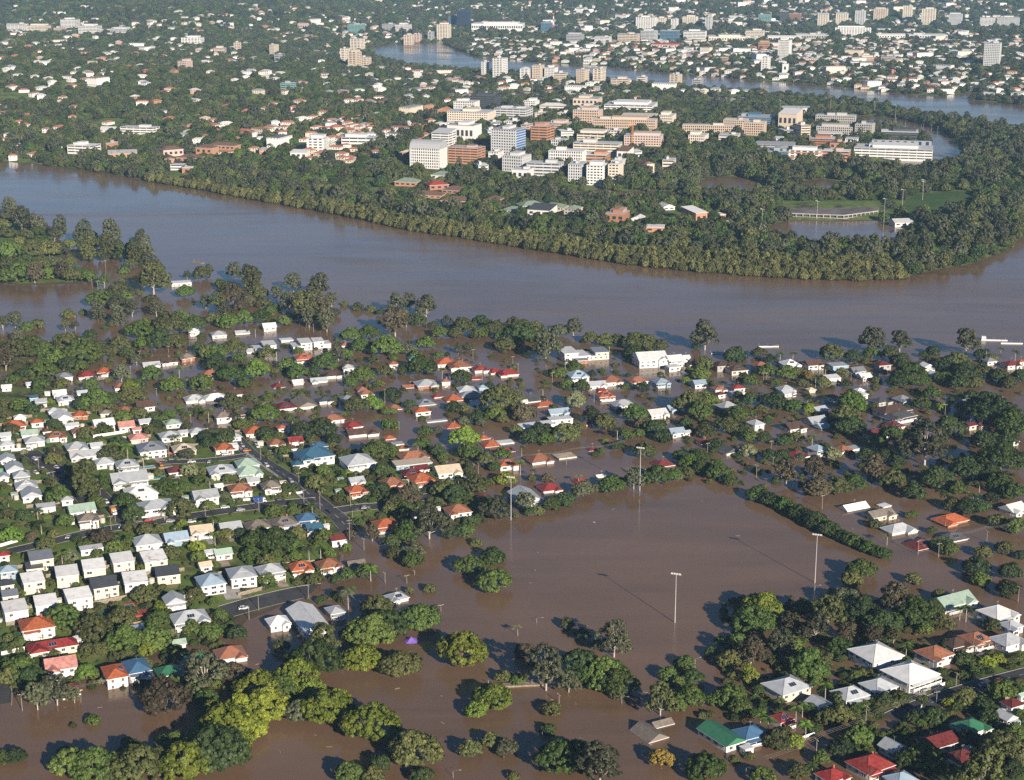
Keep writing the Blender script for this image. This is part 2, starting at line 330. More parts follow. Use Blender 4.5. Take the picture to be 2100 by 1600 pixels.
# the flood: one sheet of silty water
def water_mat():
    m = bpy.data.materials.new('silty_flood_water'); m.use_nodes = True; N, L = m.node_tree.nodes, m.node_tree.links
    b = N['Principled BSDF']; b.inputs['IOR'].default_value = 1.33; b.inputs['Specular IOR Level'].default_value = .5
    g = N.new('ShaderNodeNewGeometry')
    def nz(s, d=4, st=(1, 1, 1), dist=0):
        mp = N.new('ShaderNodeMapping'); mp.inputs['Scale'].default_value = st; mp.inputs['Rotation'].default_value = (0, 0, R(14)); L.new(g.outputs['Position'], mp.inputs['Vector'])
        n = N.new('ShaderNodeTexNoise'); n.inputs['Scale'].default_value = s; n.inputs['Detail'].default_value = d; n.inputs['Distortion'].default_value = dist; L.new(mp.outputs[0], n.inputs['Vector']); return n
    mx = N.new('ShaderNodeMix'); mx.data_type = 'RGBA'; mx.inputs[6].default_value = (.190, .118, .068, 1); mx.inputs[7].default_value = (.134, .084, .050, 1)
    cr_ = N.new('ShaderNodeMapRange'); cr_.inputs[1].default_value = .36; cr_.inputs[2].default_value = .64; ad2 = N.new('ShaderNodeMath'); ad2.operation = 'MULTIPLY_ADD'; ad2.inputs[1].default_value = .55; sc2 = N.new('ShaderNodeMath'); sc2.operation = 'MULTIPLY'; sc2.inputs[1].default_value = .45
    L.new(nz(.010, 6, (.5, 1.1, 1), 1.6).outputs['Fac'], ad2.inputs[0]); L.new(nz(.045, 5, (.22, 1.3, 1), .8).outputs['Fac'], sc2.inputs[0]); L.new(sc2.outputs[0], ad2.inputs[2]); L.new(ad2.outputs[0], cr_.inputs[0]); L.new(cr_.outputs[0], mx.inputs[0]); L.new(mx.outputs[2], b.inputs['Base Color'])
    rr = N.new('ShaderNodeMapRange'); rr.inputs[1].default_value = .35; rr.inputs[2].default_value = .7; rr.inputs[3].default_value = .07; rr.inputs[4].default_value = .28
    L.new(nz(.008, 6, (.35, 1.2, 1), 1.5).outputs['Fac'], rr.inputs[0]); L.new(rr.outputs[0], b.inputs['Roughness'])
    # the current only ruffles the open river: eddies and boils
    bp = N.new('ShaderNodeBump'); bp.inputs['Distance'].default_value = .35
    st = N.new('ShaderNodeMapRange'); st.inputs[1].default_value = .42; st.inputs[2].default_value = .66; st.inputs[3].default_value = .04; st.inputs[4].default_value = .42
    L.new(nz(.006, 5, (.5, 1, 1), 1.0).outputs['Fac'], st.inputs[0])
    sx = N.new('ShaderNodeSeparateXYZ'); L.new(g.outputs['Position'], sx.inputs[0])
    op = N.new('ShaderNodeMapRange'); op.inputs[1].default_value = 950; op.inputs[2].default_value = 1350; op.inputs[3].default_value = .25; op.inputs[4].default_value = 1.0; L.new(sx.outputs['Y'], op.inputs[0])
    mu = N.new('ShaderNodeMath'); mu.operation = 'MULTIPLY'; L.new(st.outputs[0], mu.inputs[0]); L.new(op.outputs[0], mu.inputs[1]); L.new(mu.outputs[0], bp.inputs['Strength'])
    ad = N.new('ShaderNodeMath'); ad.operation = 'ADD'; L.new(nz(.22, 5, (.5, 1, 1), .6).outputs['Fac'], ad.inputs[0]); L.new(nz(.06, 4, (.4, 1, 1), 1.2).outputs['Fac'], ad.inputs[1])
    L.new(ad.outputs[0], bp.inputs['Height']); L.new(bp.outputs['Normal'], b.inputs['Normal'])
    return m
M['water'] = water_mat()
wb = MB(); wb.face([(-6500, -800, 0), (6500, -800, 0), (6500, 11900, 0), (-6500, 11900, 0)])
tag(wb.build('flood_water', M['water']), 'smooth brown flood water over river, park and streets', None, kind='structure')
# ------------------------------------------------------------------ tree shapes (unit radius 1, real size by scale)
def unit(v): return v / (np.linalg.norm(v, axis=-1, keepdims=True) + 1e-9)
def leaf_cards(cen, nor, size, g, tone):
    """one bent leaf spray per centre"""
    n = len(cen); a = unit(np.cross(nor, g.normal(size=(n, 3)))); b = np.cross(nor, a)
    s = (size * g.uniform(.65, 1.35, n))[:, None]; e = g.uniform(.55, 1.0, n)[:, None]
    v = np.stack([cen - a * s, cen - b * s * e, cen + a * s, cen + b * s * e], 1)
    v[:, 0] -= nor * s * .35; v[:, 2] -= nor * s * .35
    f = np.arange(n * 4).reshape(n, 4); return v.reshape(-1, 3), f, np.repeat(tone, 4)
def crown_mesh(name, lobes, clumps, per, leaf, seed, cr=.17, flat=.8, low=-.35, up=.0):
    """lobes: (x,y,z,r). Clumps of leaves sit on the lobes' outer skin."""
    g = np.random.default_rng(seed); L = np.array(lobes, float); out_c, out_n, out_t = [], [], []
    w = L[:, 3] ** 2; w /= w.sum(); tries = 0; C = []
    while len(C) < clumps and tries < clumps * 12:
        tries += 1; k = g.choice(len(L), p=w); d = unit(g.normal(size=3)); 
        if d[2] < low: continue
        p = L[k, :3] + d * L[k, 3] * g.uniform(.86, 1.06) * np.array([1, 1, flat])
        q = (p - L[:, :3]) / np.array([1, 1, flat]); ins = (np.linalg.norm(q, axis=1) < L[:, 3] * .84); ins[k] = False
        if ins.any(): continue
        C.append((p, d))
    for p, d in C:
        r = cr * g.uniform(.7, 1.35); m = int(per * g.uniform(.7, 1.3)); o = unit(g.normal(size=(m, 3))); o[:, 2] *= .75
        rad = g.uniform(.35, 1, m)[:, None] ** .6
        out_c.append(p + o * r * rad); out_n.append(unit(d * .35 + o * 1.1 + np.array([0, 0, .18 + up]) + g.normal(size=(m, 3)) * .30))
        t = g.uniform(0, 1); out_t.append(np.clip(t * .8 + .3 * (rad[:, 0] - .6) + g.normal(size=m) * .16, 0, 1))  # inner leaves toned darker than outer ones: shade painted into each clump
    v, f, t = leaf_cards(np.concatenate(out_c), np.concatenate(out_n), leaf, g, np.concatenate(out_t))
    me = np_mesh(name, v, f, [LEAF['m']]); me.attributes.new('tone', 'FLOAT', 'POINT').data.foreach_set('value', t.astype(np.float32)); return me
def dome_lobes(seed, n=9, h=.98, spread=.58):
    g = np.random.default_rng(seed); L = [(0, 0, h * .52, .62)]
    for i in range(n):
        a = 2 * math.pi * (i + g.uniform(-.3, .3)) / n; r = spread * g.uniform(.72, 1.0); L.append((r * math.cos(a), r * math.sin(a), h * g.uniform(.34, .55), g.uniform(.40, .54)))
    for i in range(max(3, n // 2)):
        a = g.uniform(0, 6.28); r = g.uniform(.1, .38); L.append((r * math.cos(a), r * math.sin(a), h * g.uniform(.72, .95), g.uniform(.26, .38)))
    return L
def gum_lobes(seed, n=9, h=1.9):
    g = np.random.default_rng(seed); L = []
    for i in range(n):
        a = 2.4 * i + g.uniform(-.5, .5); t = (i + .5) / n; r = (.35 + .4 * math.sin(math.pi * (.25 + .6 * t))) * g.uniform(.55, 1.1) * (1.1 - .6 * t)
        L.append((r * math.cos(a), r * math.sin(a), h * (.34 + .60 * t) * g.uniform(.94, 1.05), g.uniform(.27, .45)))
    return L
def trunk_mesh(name, lobes, r0, h0, material, seed, zb=-.35):
    g = np.random.default_rng(seed); b = MB(); top = max(l[2] for l in lobes) * .8
    lean = g.uniform(-.06, .06, 2)
    pts = [(0, 0, zb), (lean[0] * .3, lean[1] * .3, h0 * .5), (lean[0], lean[1], h0), (lean[0] * 1.6, lean[1] * 1.6, top)]
    b.tube(pts, [r0 * 1.25, r0, r0 * .8, r0 * .25], 6)
    for i, l in enumerate(lobes):
        k = g.uniform(.55, 1.0); s = (lean[0], lean[1], h0 * k); mid = tuple((np.array(s) * .45 + np.array(l[:3]) * .55) + np.array([0, 0, -.05]))
        b.tube([s, mid, tuple(np.array(l[:3]) + np.array([0, 0, l[3] * .35]))], [r0 * .5, r0 * .32, r0 * .1], 5)
    return b.mesh(name, [material], True)
def palm_crown(name, seed, n=19):
    g = np.random.default_rng(seed); V, F, T = [], [], []; base = 0
    for k in range(n):
        a = 2 * math.pi * k / n + g.uniform(-.2, .2); el = g.uniform(-.1, 1.15); d = np.array([math.cos(a), math.sin(a), 0]); w = np.array([-d[1], d[0], 0]); t_ = g.uniform(0, 1); prev = None
        for i in range(8):
            s = i / 7; p = d * s * math.cos(el * (1 - s)) + np.array([0, 0, s * math.sin(el) * .8 - .75 * s * s]); hw = .27 * math.sin(math.pi * (.12 + .85 * s))
            for sg in (-1, 1):
                q0 = p; q1 = p + d * .10; q2 = p + w * sg * hw + d * .14 - np.array([0, 0, hw * .55]); q3 = p + w * sg * hw + d * .04 - np.array([0, 0, hw * .6])
                V += [q0, q1, q2, q3] if sg > 0 else [q1, q0, q3, q2]; F.append([base, base + 1, base + 2, base + 3]); base += 4; T += [t_] * 4
    me = np_mesh(name, np.array(V), np.array(F), [LEAF['m']]); me.attributes.new('tone', 'FLOAT', 'POINT').data.foreach_set('value', np.array(T, np.float32)); return me

PROTO = {}
def proto(kind, lobes, crown, trunk): PROTO.setdefault(kind, []).append((crown, trunk))
for i in range(5):
    L_ = dome_lobes(20 + i, 8 + i % 3); proto('dome', L_, crown_mesh('crown', L_, 190, 46, .050, i, .135), trunk_mesh('trunk', L_, .05, .32, M['bark'], i))
for i in range(4):
    L_ = dome_lobes(40 + i, 6, 1.1, .5); proto('round', L_, crown_mesh('crown', L_, 150, 38, .060, 30 + i, .155, .85, -.5), trunk_mesh('trunk', L_, .045, .35, M['bark'], i))
for i in range(5):
    L_ = gum_lobes(60 + i, 12 + i % 3); proto('gum', L_, crown_mesh('crown', L_, 190, 27, .054, 50 + i, .135, .85, -.6), trunk_mesh('trunk', L_, .045, .55, M['gumbark'], i))
for i in range(3):
    L_ = gum_lobes(75 + i, 13, 2.3); L_ = [(x * .8, y * .8, .55 + (z - .9) * 1.25, r * 1.1) for x, y, z, r in L_]; proto('tall', L_, crown_mesh('crown', L_, 200, 30, .065, 80 + i, .17, 1, -.7), trunk_mesh('trunk', L_, .06, .7, M['bark'], i))
for i in range(3):
    L_ = dome_lobes(90 + i, 6, .75, .5); proto('shrub', L_, crown_mesh('crown', L_, 110, 18, .10, 90 + i, .2, .85, -.6), trunk_mesh('trunk', L_, .04, .2, M['bark'], i))
for i in range(3):
    b_ = MB(); b_.tube([(0, 0, -.6), (.03, .02, .8), (.0, .05, 1.9)], [.075, .05, .04], 6); proto('palm', None, palm_crown('crown', 100 + i), b_.mesh('trunk', [M['gumbark']], True))
TREE_LOOK = {'d': 'dark green', 'b': 'deep green', 'm': 'mid-green', 'l': 'fresh green', 'y': 'yellow-green', 'o': 'olive', 'g': 'grey-green', 'n': 'brownish', 'a': 'golden', 'p': 'pale leaved'}
KIND_TALL = {'dome': .80, 'round': 1.05, 'gum': 2.0, 'tall': 2.55, 'shrub': .80, 'palm': 2.1}
KIND_NAME = {'dome': 'spreading_tree', 'round': 'round_tree', 'gum': 'gum_tree', 'tall': 'tall_gum_tree', 'shrub': 'shrub', 'palm': 'palm_tree'}
KIND_WORD = {'dome': 'spreading tree', 'round': 'rounded tree', 'gum': 'gum tree', 'tall': 'tall gum', 'shrub': 'low shrub', 'palm': 'feathery palm'}
TREES = []                                     # (x, y, radius) for keeping other planting clear
tg = random.Random(5)
def plant_tree(kind, hue, px, py, wpx, sheet):
    """px,py: middle of the crown as surveyed; wpx: its width"""
    r = .5 * wpx / scale_at(py + .3 * wpx) * (1.0 if kind == 'palm' or sheet == 'D' else 1.07); tall = KIND_TALL[kind]; sq = tg.uniform(.92, 1.1)
    if kind == 'palm': r = min(r, tg.uniform(2.7, 3.6)); sq = tg.uniform(1.0, 1.5)
    zc = {'dome': .52, 'round': .6, 'gum': 1.15, 'tall': 1.45, 'shrub': .4, 'palm': 1.9}[kind] * r * sq
    z0 = 0.0
    for _ in range(3):
        x, y = at(px, py, z0 + zc); z0 = float(surface(x, y))
    cr, tr = tg.choice(PROTO[kind]); e = empty('green_round_tree' if kind == 'round' and hue in 'dbm' else KIND_NAME[kind], (x, y, z0 - .05), tg.uniform(0, 6.28)); e.scale = (r, r, r * sq)  # round trees of these greens named apart by leaf hue, not by place
    inst('trunk', tr, e); inst('crown', cr, e, loc=(0, .05, 1.9) if kind == 'palm' else None, mat=LEAF['m' if hue not in LEAF else hue])
    size = '' if kind in ('shrub',) else ('broad ' if r > 7.5 else 'small ' if r < 3.2 else '')
    where = 'in flood' if ground(x, y) < 0 else 'on land'
    listed(e, f"{size}{TREE_LOOK[hue]} {KIND_WORD[kind]} {where}", px, py, 'shrub' if kind == 'shrub' else 'palm' if kind == 'palm' else 'tree', KIND_WORD[kind] + 's of the near suburb', sheet)
    TREES.append((x, y, r)); return e
# far trees: light versions, scattered as one wood
FAR = bpy.data.collections.new('far_tree_shapes')
def far_proto(k, lobes, hue, clumps, per, leaf, seed, tall=1.0, low=-.5):
    me = crown_mesh('far_crown', lobes, clumps, per, leaf, seed, .155, .9, low); me.materials[0] = LEAF[hue]
    o = bpy.data.objects.new(f'far_tree_{k:02d}', me); FAR.objects.link(o)
n_ = 0
for hue, kind in (('d', 'dome'), ('m', 'dome'), ('o', 'round'), ('o', 'round'), ('g', 'gum'), ('b', 'round'), ('g', 'tall'), ('g', 'gum')):
    L_ = {'dome': dome_lobes(200 + n_, 6, .9), 'round': dome_lobes(210 + n_, 5, 1.15, .45), 'gum': [(x * 1.05, y * 1.05, z * .8 - .25, r * 1.2) for x, y, z, r in gum_lobes(220 + n_, 8)], 'tall': [(x * .8, y * .8, .4 + (z - .9) * 1.2, r * 1.15) for x, y, z, r in gum_lobes(230 + n_, 11, 2.2)]}[kind]
    far_proto(n_, L_, hue, 150, 17, .078, 300 + n_); n_ += 1
for i in range(2):
    far_proto(n_, dome_lobes(260 + i, 6, 1.1, .5), 'v', 150, 17, .08, 330 + i); n_ += 1      # mangroves: 8, 9

def wood(name, label, P, scl, rot, idx, tilt=None):
    """one mass of trees: shapes set out on points"""
    me = bpy.data.meshes.new(name); me.vertices.add(len(P)); me.vertices.foreach_set('co', np.asarray(P, np.float32).ravel())
    me.attributes.new('scl', 'FLOAT_VECTOR', 'POINT').data.foreach_set('vector', np.asarray(scl, np.float32).ravel())
    me.attributes.new('turn', 'FLOAT', 'POINT').data.foreach_set('value', np.asarray(rot, np.float32))
    me.attributes.new('shape', 'INT', 'POINT').data.foreach_set('value', np.asarray(idx, np.int32)); me.update()
    o = inst(name, me); tag(o, label, None, kind='stuff')
    ng = bpy.data.node_groups.new(name, 'GeometryNodeTree'); ng.interface.new_socket('Geometry', in_out='INPUT', socket_type='NodeSocketGeometry'); ng.interface.new_socket('Geometry', in_out='OUTPUT', socket_type='NodeSocketGeometry')
    N, L = ng.nodes, ng.links; gi = N.new('NodeGroupInput'); go = N.new('NodeGroupOutput'); ip = N.new('GeometryNodeInstanceOnPoints'); ci = N.new('GeometryNodeCollectionInfo')
    ci.inputs['Collection'].default_value = FAR; ci.inputs['Separate Children'].default_value = True; ci.inputs['Reset Children'].default_value = True
    def attr(nm, ty):
        a = N.new('GeometryNodeInputNamedAttribute'); a.data_type = ty; a.inputs['Name'].default_value = nm; return next(s for s in a.outputs if s.enabled and s.name == 'Attribute')
    cx = N.new('ShaderNodeCombineXYZ'); L.new(attr('turn', 'FLOAT'), cx.inputs['Z'])
    L.new(gi.outputs[0], ip.inputs['Points']); L.new(ci.outputs[0], ip.inputs['Instance']); ip.inputs['Pick Instance'].default_value = True
    L.new(attr('shape', 'INT'), ip.inputs['Instance Index']); L.new(cx.outputs[0], ip.inputs['Rotation']); L.new(attr('scl', 'FLOAT_VECTOR'), ip.inputs['Scale'])
    L.new(ip.outputs[0], go.inputs[0]); md = o.modifiers.new('scatter', 'NODES'); md.node_group = ng; return o
# catalogue of single trees: zx,zy,width,code   code = hue (+ kind: D dome, R round, G gum, T tall, S shrub, P palm)
TREE_DATA = {
'G': """390 200 215 bD;1330 790 220 yD;1450 950 200 yD;1690 710 200 yD;1900 640 180 yD;820 1020 190 mD;1180 1000 200 yD;2080 690 150 yD;1060 970 190 mD;960 1080 220 oD;700 1130 240 mD;1240 930 200 yD;1490 760 220 yD;1520 870 240 yD;1740 620 200 mD;440 1090 260 mD;580 1110 280 mD;840 1100 330 oD;1150 1080 330 yD;1340 1010 370 dD;1400 850 340 yD;1620 740 310 yD;1590 620 270 yD;1830 560 250 yD;1930 450 310 bD;2010 750 320 yD;1850 770 200 gR
780 960 80 mR;390 1020 90 mR;345 640 190 gG;225 670 170 gG;455 670 100 gG;1010 690 290 nR;1250 520 250 gG;1430 540 200 nR;1270 680 150 bR;1190 640 130 bR;570 830 100 bS;450 862 45 bS;90 1050 140 dD;10 1060 120 mD
530 530 140 lR;630 590 60 pR;120 500 200 mR;50 560 150 oR;190 560 190 dR;960 330 200 mR;980 210 150 mR;985 130 90 yR;900 400 110 yR;770 330 220 bD;740 200 160 oD;580 265 220 oD;620 390 110 oR;530 390 100 oR;880 60 150 oD
1190 260 130 mR;1300 280 150 mR;1450 290 130 dR;1360 180 90 mR;1200 60 120 oD;1990 320 180 oG;1730 370 100 oR;125 350 60 mR;30 375 60 mR;290 290 60 mS;700 300 110 oR;1050 290 70 pR;1060 400 60 yR;860 320 120 mR;190 370 70 mS;420 390 60 nS;330 430 90 oS;1280 240 90 pR;60 480 110 mR;1310 100 70 mR;240 440 60 mS""",
'H': """750 395 285 yD;120 450 240 yD;365 485 250 oD;480 200 250 mD;270 250 250 bD;180 290 290 mD;60 300 150 dD;190 845 330 yD;445 1010 310 oD;240 1090 140 dR;930 690 240 yD;825 765 150 lR;790 1005 145 oR;920 950 130 oR;1015 995 135 gR;1270 885 100 bS
1330 1060 280 bD;1460 1040 220 dD;1590 1090 270 gG;1970 1060 160 aR;1390 235 90 oR;1480 300 105 dR;1680 320 200 gG;1570 370 70 oR;1130 400 130 nR;1260 500 240 gG;1400 590 130 gG;1470 500 280 dD;1620 550 280 mD;1700 600 230 mD;1700 670 90 gR
1000 560 110 oR;1085 575 100 mR;1295 755 120 oR;40 1150 180 mR;190 1165 150 oR;500 1165 150 dR;1060 1170 80 oR;2010 540 120 mR;2080 470 70 mR;1965 690 180 oG;2070 590 100 mR;2060 740 120 mR;220 130 200 oD;1085 252 55 pP;540 20 80 oS;420 30 60 oR;40 40 90 pP;60 20 70 mP""",
'I': """430 210 270 bD;490 130 240 yD;375 100 90 dR;990 80 220 gR;900 150 190 oG;820 240 180 gG;1300 80 200 nG;1100 160 230 dD;1230 230 240 dD;1430 170 250 bD;1530 140 150 mR;1600 230 140 oR;1490 270 100 mR;740 130 130 dR;600 340 160 gG;690 370 130 mR;960 370 170 bD
770 480 250 bD;870 470 120 oG;1060 550 90 mR;340 330 100 mR;180 410 100 dR;280 460 160 oR;420 400 180 nG;410 540 110 yG;20 470 110 mR;40 680 200 bD;290 680 190 mD;60 560 150 dR;200 700 110 mR;165 795 70 oS;350 740 150 mR;470 640 80 mR;600 700 70 mP;480 790 120 lP;530 820 100 lP
760 850 110 lP;880 610 100 lP;700 750 90 mP;740 730 80 mP;590 940 190 oD;690 960 120 yR;960 790 180 oR;890 800 140 oR;960 690 110 mR;790 760 100 dR;810 880 90 dR;1240 700 120 dR;1330 690 120 mR;1420 810 120 dR;1540 800 170 dR;1640 720 90 yR;1740 690 150 oR;1870 470 110 yR;1930 450 100 yR;1730 450 130 dR
1620 360 90 dR;1840 350 90 dR;1910 240 110 oR;1750 130 120 mP;1710 140 80 mP;1950 640 170 mR;1850 740 120 dR;1890 800 140 dR;1080 920 180 mD;980 1000 160 dR;1470 1050 230 mD;1370 1060 150 dR;1240 930 80 mR;1760 950 150 dR;1980 1000 300 oR;1850 1130 300 oG;2040 900 130 mR;2030 1130 150 dR;850 1060 110 mR
800 1110 80 mP;720 1140 140 oR;490 1170 160 mD;140 1115 240 bD;320 1070 70 oS;410 1050 70 oS;2000 20 150 dR;1180 720 90 mS;1290 720 70 mS;1560 600 60 mS;1380 470 90 mR;1300 300 90 oG;1180 300 120 nG;670 230 120 nG;1020 280 110 nG;1380 370 90 mP;1330 200 110 dD;1580 60 100 oR;500 430 120 nR;560 460 90 oR;230 340 80 mR;120 800 60 oS;1010 910 60 mS;1700 560 60 mS;1640 600 60 mS;1480 700 70 mS;2060 600 100 oR;640 880 60 oR""",
'E': """760 290 180 lD;790 375 150 mD;890 420 115 oR;940 470 85 dR;90 90 160 oD;190 80 140 lD;280 130 70 mR;295 215 110 bS;515 250 95 bS;590 240 50 gR;840 160 115 bR;950 140 125 mR;970 55 230 oD;1060 40 130 gD;990 175 80 oR;1070 240 80 oR;1130 140 150 nR;1240 250 150 dR;1260 300 120 mR;1380 265 180 oD
1160 285 140 dR;1460 220 90 oR;1440 60 140 pR;1540 150 110 dG;1620 190 150 oR;1700 235 110 dP;1750 270 110 mR;1830 265 85 mR;1810 140 150 bD;1930 220 130 dR;1840 205 90 nR;1625 310 45 yR;1700 340 90 dR;1600 370 50 mR;1560 395 50 mS;1865 370 140 oD;1980 285 115 dS;2080 400 90 bR;220 370 190 mD;300 370 110 lR
310 25 120 dR;420 85 80 dR;690 105 110 dS;760 110 70 oS;470 330 140 mP;500 320 110 mR;590 370 100 dR;620 410 70 mR;790 490 90 oR;820 580 160 oD;1010 545 130 yD;640 600 170 oD;700 640 150 dR;400 650 170 nD;330 690 130 oD;390 720 100 mR;100 460 95 pR;250 490 130 dR;240 610 130 dR;190 620 100 dR;440 600 80 pR
540 800 210 gG;410 870 180 bD;760 860 120 mR;670 870 120 dR;790 800 90 dR;950 730 190 gD;900 690 110 dR;450 980 140 gR;440 1045 130 bR;330 1000 110 oR;310 930 120 dR;400 1000 120 gR;830 940 80 oS;930 1025 150 bS;790 1075 180 mD;940 1170 210 mD;1130 680 130 gG;1290 700 120 mR;1370 670 130 dR;1490 610 140 gR
1560 600 80 gR;1660 580 160 bD;1730 560 80 bR;1800 540 120 gG;1940 520 180 bD;2050 520 120 bD;1170 540 65 oR;1270 540 85 nR;1460 525 50 pP;1180 490 45 oP;1110 345 45 mP;1100 440 70 mP;1160 745 75 bR;1210 740 85 oR;1070 770 50 oR;190 870 100 nG;150 1110 140 dR;40 1130 100 mR;180 1090 90 lP;600 680 60 oR;60 880 70 nR;30 970 70 lS;480 700 60 mR;560 560 60 oS;300 720 90 oR;870 560 70 mR;930 560 60 yR;720 550 60 dP;40 510 60 yS;990 390 110 mR;860 200 70 gR;750 190 80 gS;320 130 60 mR""",
'F': """40 440 120 lD;110 400 110 bR;220 500 150 bD;120 470 120 bD;295 555 95 bD;30 500 85 oR;455 635 135 bD;500 655 115 bD;540 670 125 dD;585 688 115 bD;630 705 130 bD;670 728 115 bD;712 752 125 bD;765 778 125 dD;820 805 145 dD;860 830 120 bD;900 850 130 dD;942 874 110 bD;985 895 112 dD;1022 914 105 bD;1060 930 105 bD;1102 948 100 bD;1145 967 104 bD;1192 987 96 bD;1240 1005 96 bD
640 500 130 nG;810 470 140 nG;830 600 170 nD;960 590 170 oD;1050 570 150 bD;1170 470 150 nG;1290 540 170 oD;1500 310 270 gG;1320 430 110 dR;1560 540 190 dD;1530 550 90 mR;1690 600 130 mR;1620 640 140 mP;1830 570 100 oP;1740 480 190 dD;1960 420 260 bD;1890 120 300 dD;2030 200 240 bD;1640 220 170 dD;1470 80 120 bD
1030 220 200 dD;1000 150 180 oR;1040 70 180 lR;940 190 100 dR;560 60 150 dR;420 50 110 dR;680 90 120 bR;340 140 140 mR;400 140 100 mR;520 190 70 dR;270 210 140 oR;140 250 140 oD;100 130 150 mD;50 80 190 oD;150 60 140 mR;200 330 100 dR;400 370 120 pR;530 400 110 dR;610 400 110 dR;620 310 100 dR;500 290 100 dR;410 280 110 mR
720 410 60 dR;920 390 110 pR;1190 320 130 mD;1140 400 120 dR;1230 400 140 dR;1290 260 130 mR;780 110 90 yR;770 50 100 dP;800 280 110 mP;700 290 100 oR;1600 100 80 yR;1100 1100 180 mD;1040 1160 140 oR;1420 1160 110 oR;1530 860 65 mR;1385 770 55 oR;1420 765 60 mR;1590 940 130 dR;1640 970 110 mR;1850 990 110 oR;1810 1080 170 dD
1830 1160 120 mR;2010 1110 140 dR;1980 965 110 oR;2080 1010 80 dR;1930 800 120 oR;2050 830 140 mR;2030 620 150 bD;1820 710 150 dR;1760 720 150 dR;1880 500 160 dR;1950 560 170 bR;1180 825 90 oS;1260 890 60 mP;2000 300 120 dR;1850 310 150 dD;1420 620 150 dR;1660 700 120 oR;1900 660 100 dR;1790 640 90 mP;1380 350 110 oG;1720 100 90 oR;1780 40 120 dR;340 30 70 dR;480 120 90 oR;1590 620 90 dP;20 200 90 dR;1530 20 110 bR;1400 260 100 oR;1090 100 90 dR""",
'D': """520 530 190 oT;440 510 110 oR;640 540 80 bT;360 640 165 bD;150 430 40 dT;330 420 110 oR;670 450 50 mR;1010 610 150 bD;1120 600 125 mR;1160 490 120 pR;1220 550 90 mR;1290 550 60 pP;1400 540 80 mR;980 510 80 oR;780 590 70 oR;770 680 140 bD;820 760 150 dD;1110 720 170 oR;1010 740 60 mP;1290 710 90 mR;1380 650 80 gR
590 680 110 mR;630 710 60 oR;70 890 150 lD;230 730 90 dP;250 810 90 dP;50 680 110 oP;50 760 120 oR;150 770 110 dR;400 800 130 mR;290 940 120 oR;630 900 150 nR;800 840 100 oR;900 860 130 oR;980 850 80 oR;1120 820 80 yR;700 960 120 mR;1050 1000 130 oR;1210 960 110 yR;1220 1020 100 mR;870 1090 70 yR
1700 920 230 bD;1820 960 140 bD;1560 920 170 mR;1540 1010 140 bD;1640 1050 130 oR;1830 880 130 oR;1900 970 120 oP;1970 960 100 lP;1990 900 140 mR;1690 740 130 mD;1800 740 80 mR;1880 720 40 yR;1310 780 90 mP;1390 880 110 oR;2030 1000 100 mR;1990 1100 90 lR;1640 1160 120 mR;1930 1160 110 oR;2070 1160 90 dR
120 90 120 bD;310 75 60 yR;30 80 80 oR;40 150 90 oR;200 115 100 dR;340 210 100 dR;490 85 110 dR;590 60 220 mD;620 90 100 oR;690 45 110 mR;800 25 150 oD;750 160 130 mR;860 140 110 oR;950 160 100 dR;960 205 80 dR;1045 145 90 bR;1030 210 60 mR;640 240 110 mR;530 260 120 oR;590 110 100 oR;1150 220 70 oR
700 330 150 mP;730 320 120 dR;690 390 160 oD;780 340 110 lP;880 410 90 mP;930 250 90 oR;1080 280 80 mP;1150 390 100 gR;1280 320 100 dR;1260 280 90 dR;1380 290 120 mD;1490 210 120 mD;1420 80 150 oD;1550 50 80 oR;1650 40 80 mR;1640 75 70 pP;1630 140 200 bD;1280 120 80 oP;1240 130 60 mS;1450 150 80 mP;1800 180 90 mP
1860 250 150 dD;1980 230 190 dD;2050 300 110 dR;1740 370 100 mR;1630 260 120 dR;1640 300 90 mR;330 340 100 oP;340 390 110 nR;30 600 70 mR;20 480 50 dR;1940 560 140 oR;1990 490 110 mR;1760 600 90 mR;1810 600 80 dR;70 240 100 oR;440 470 90 oR;150 380 50 pS;1080 850 60 mR;1150 950 60 mS;1480 880 110 dR;1600 870 90 mR;470 910 70 dR;330 880 80 oR;200 900 80 nR;100 830 60 oS;430 1020 110 pR;600 1000 80 mR;380 1000 80 mP;790 930 100 mR;720 1150 60 mR;1100 930 60 mS;1320 880 70 mP;1370 930 70 oR;1210 880 60 oR;1820 1020 90 mR;1760 1090 70 oR;1700 1000 80 mR;870 370 60 mR;620 320 70 oR;560 330 60 mR;1080 580 60 lR;1250 500 70 oR;1920 700 60 mP;2000 780 70 mP;1950 810 50 mR;170 630 40 mS;450 620 60 mS;310 560 80 oR;1430 710 50 mS;560 830 60 nS;1750 1150 60 mR""",
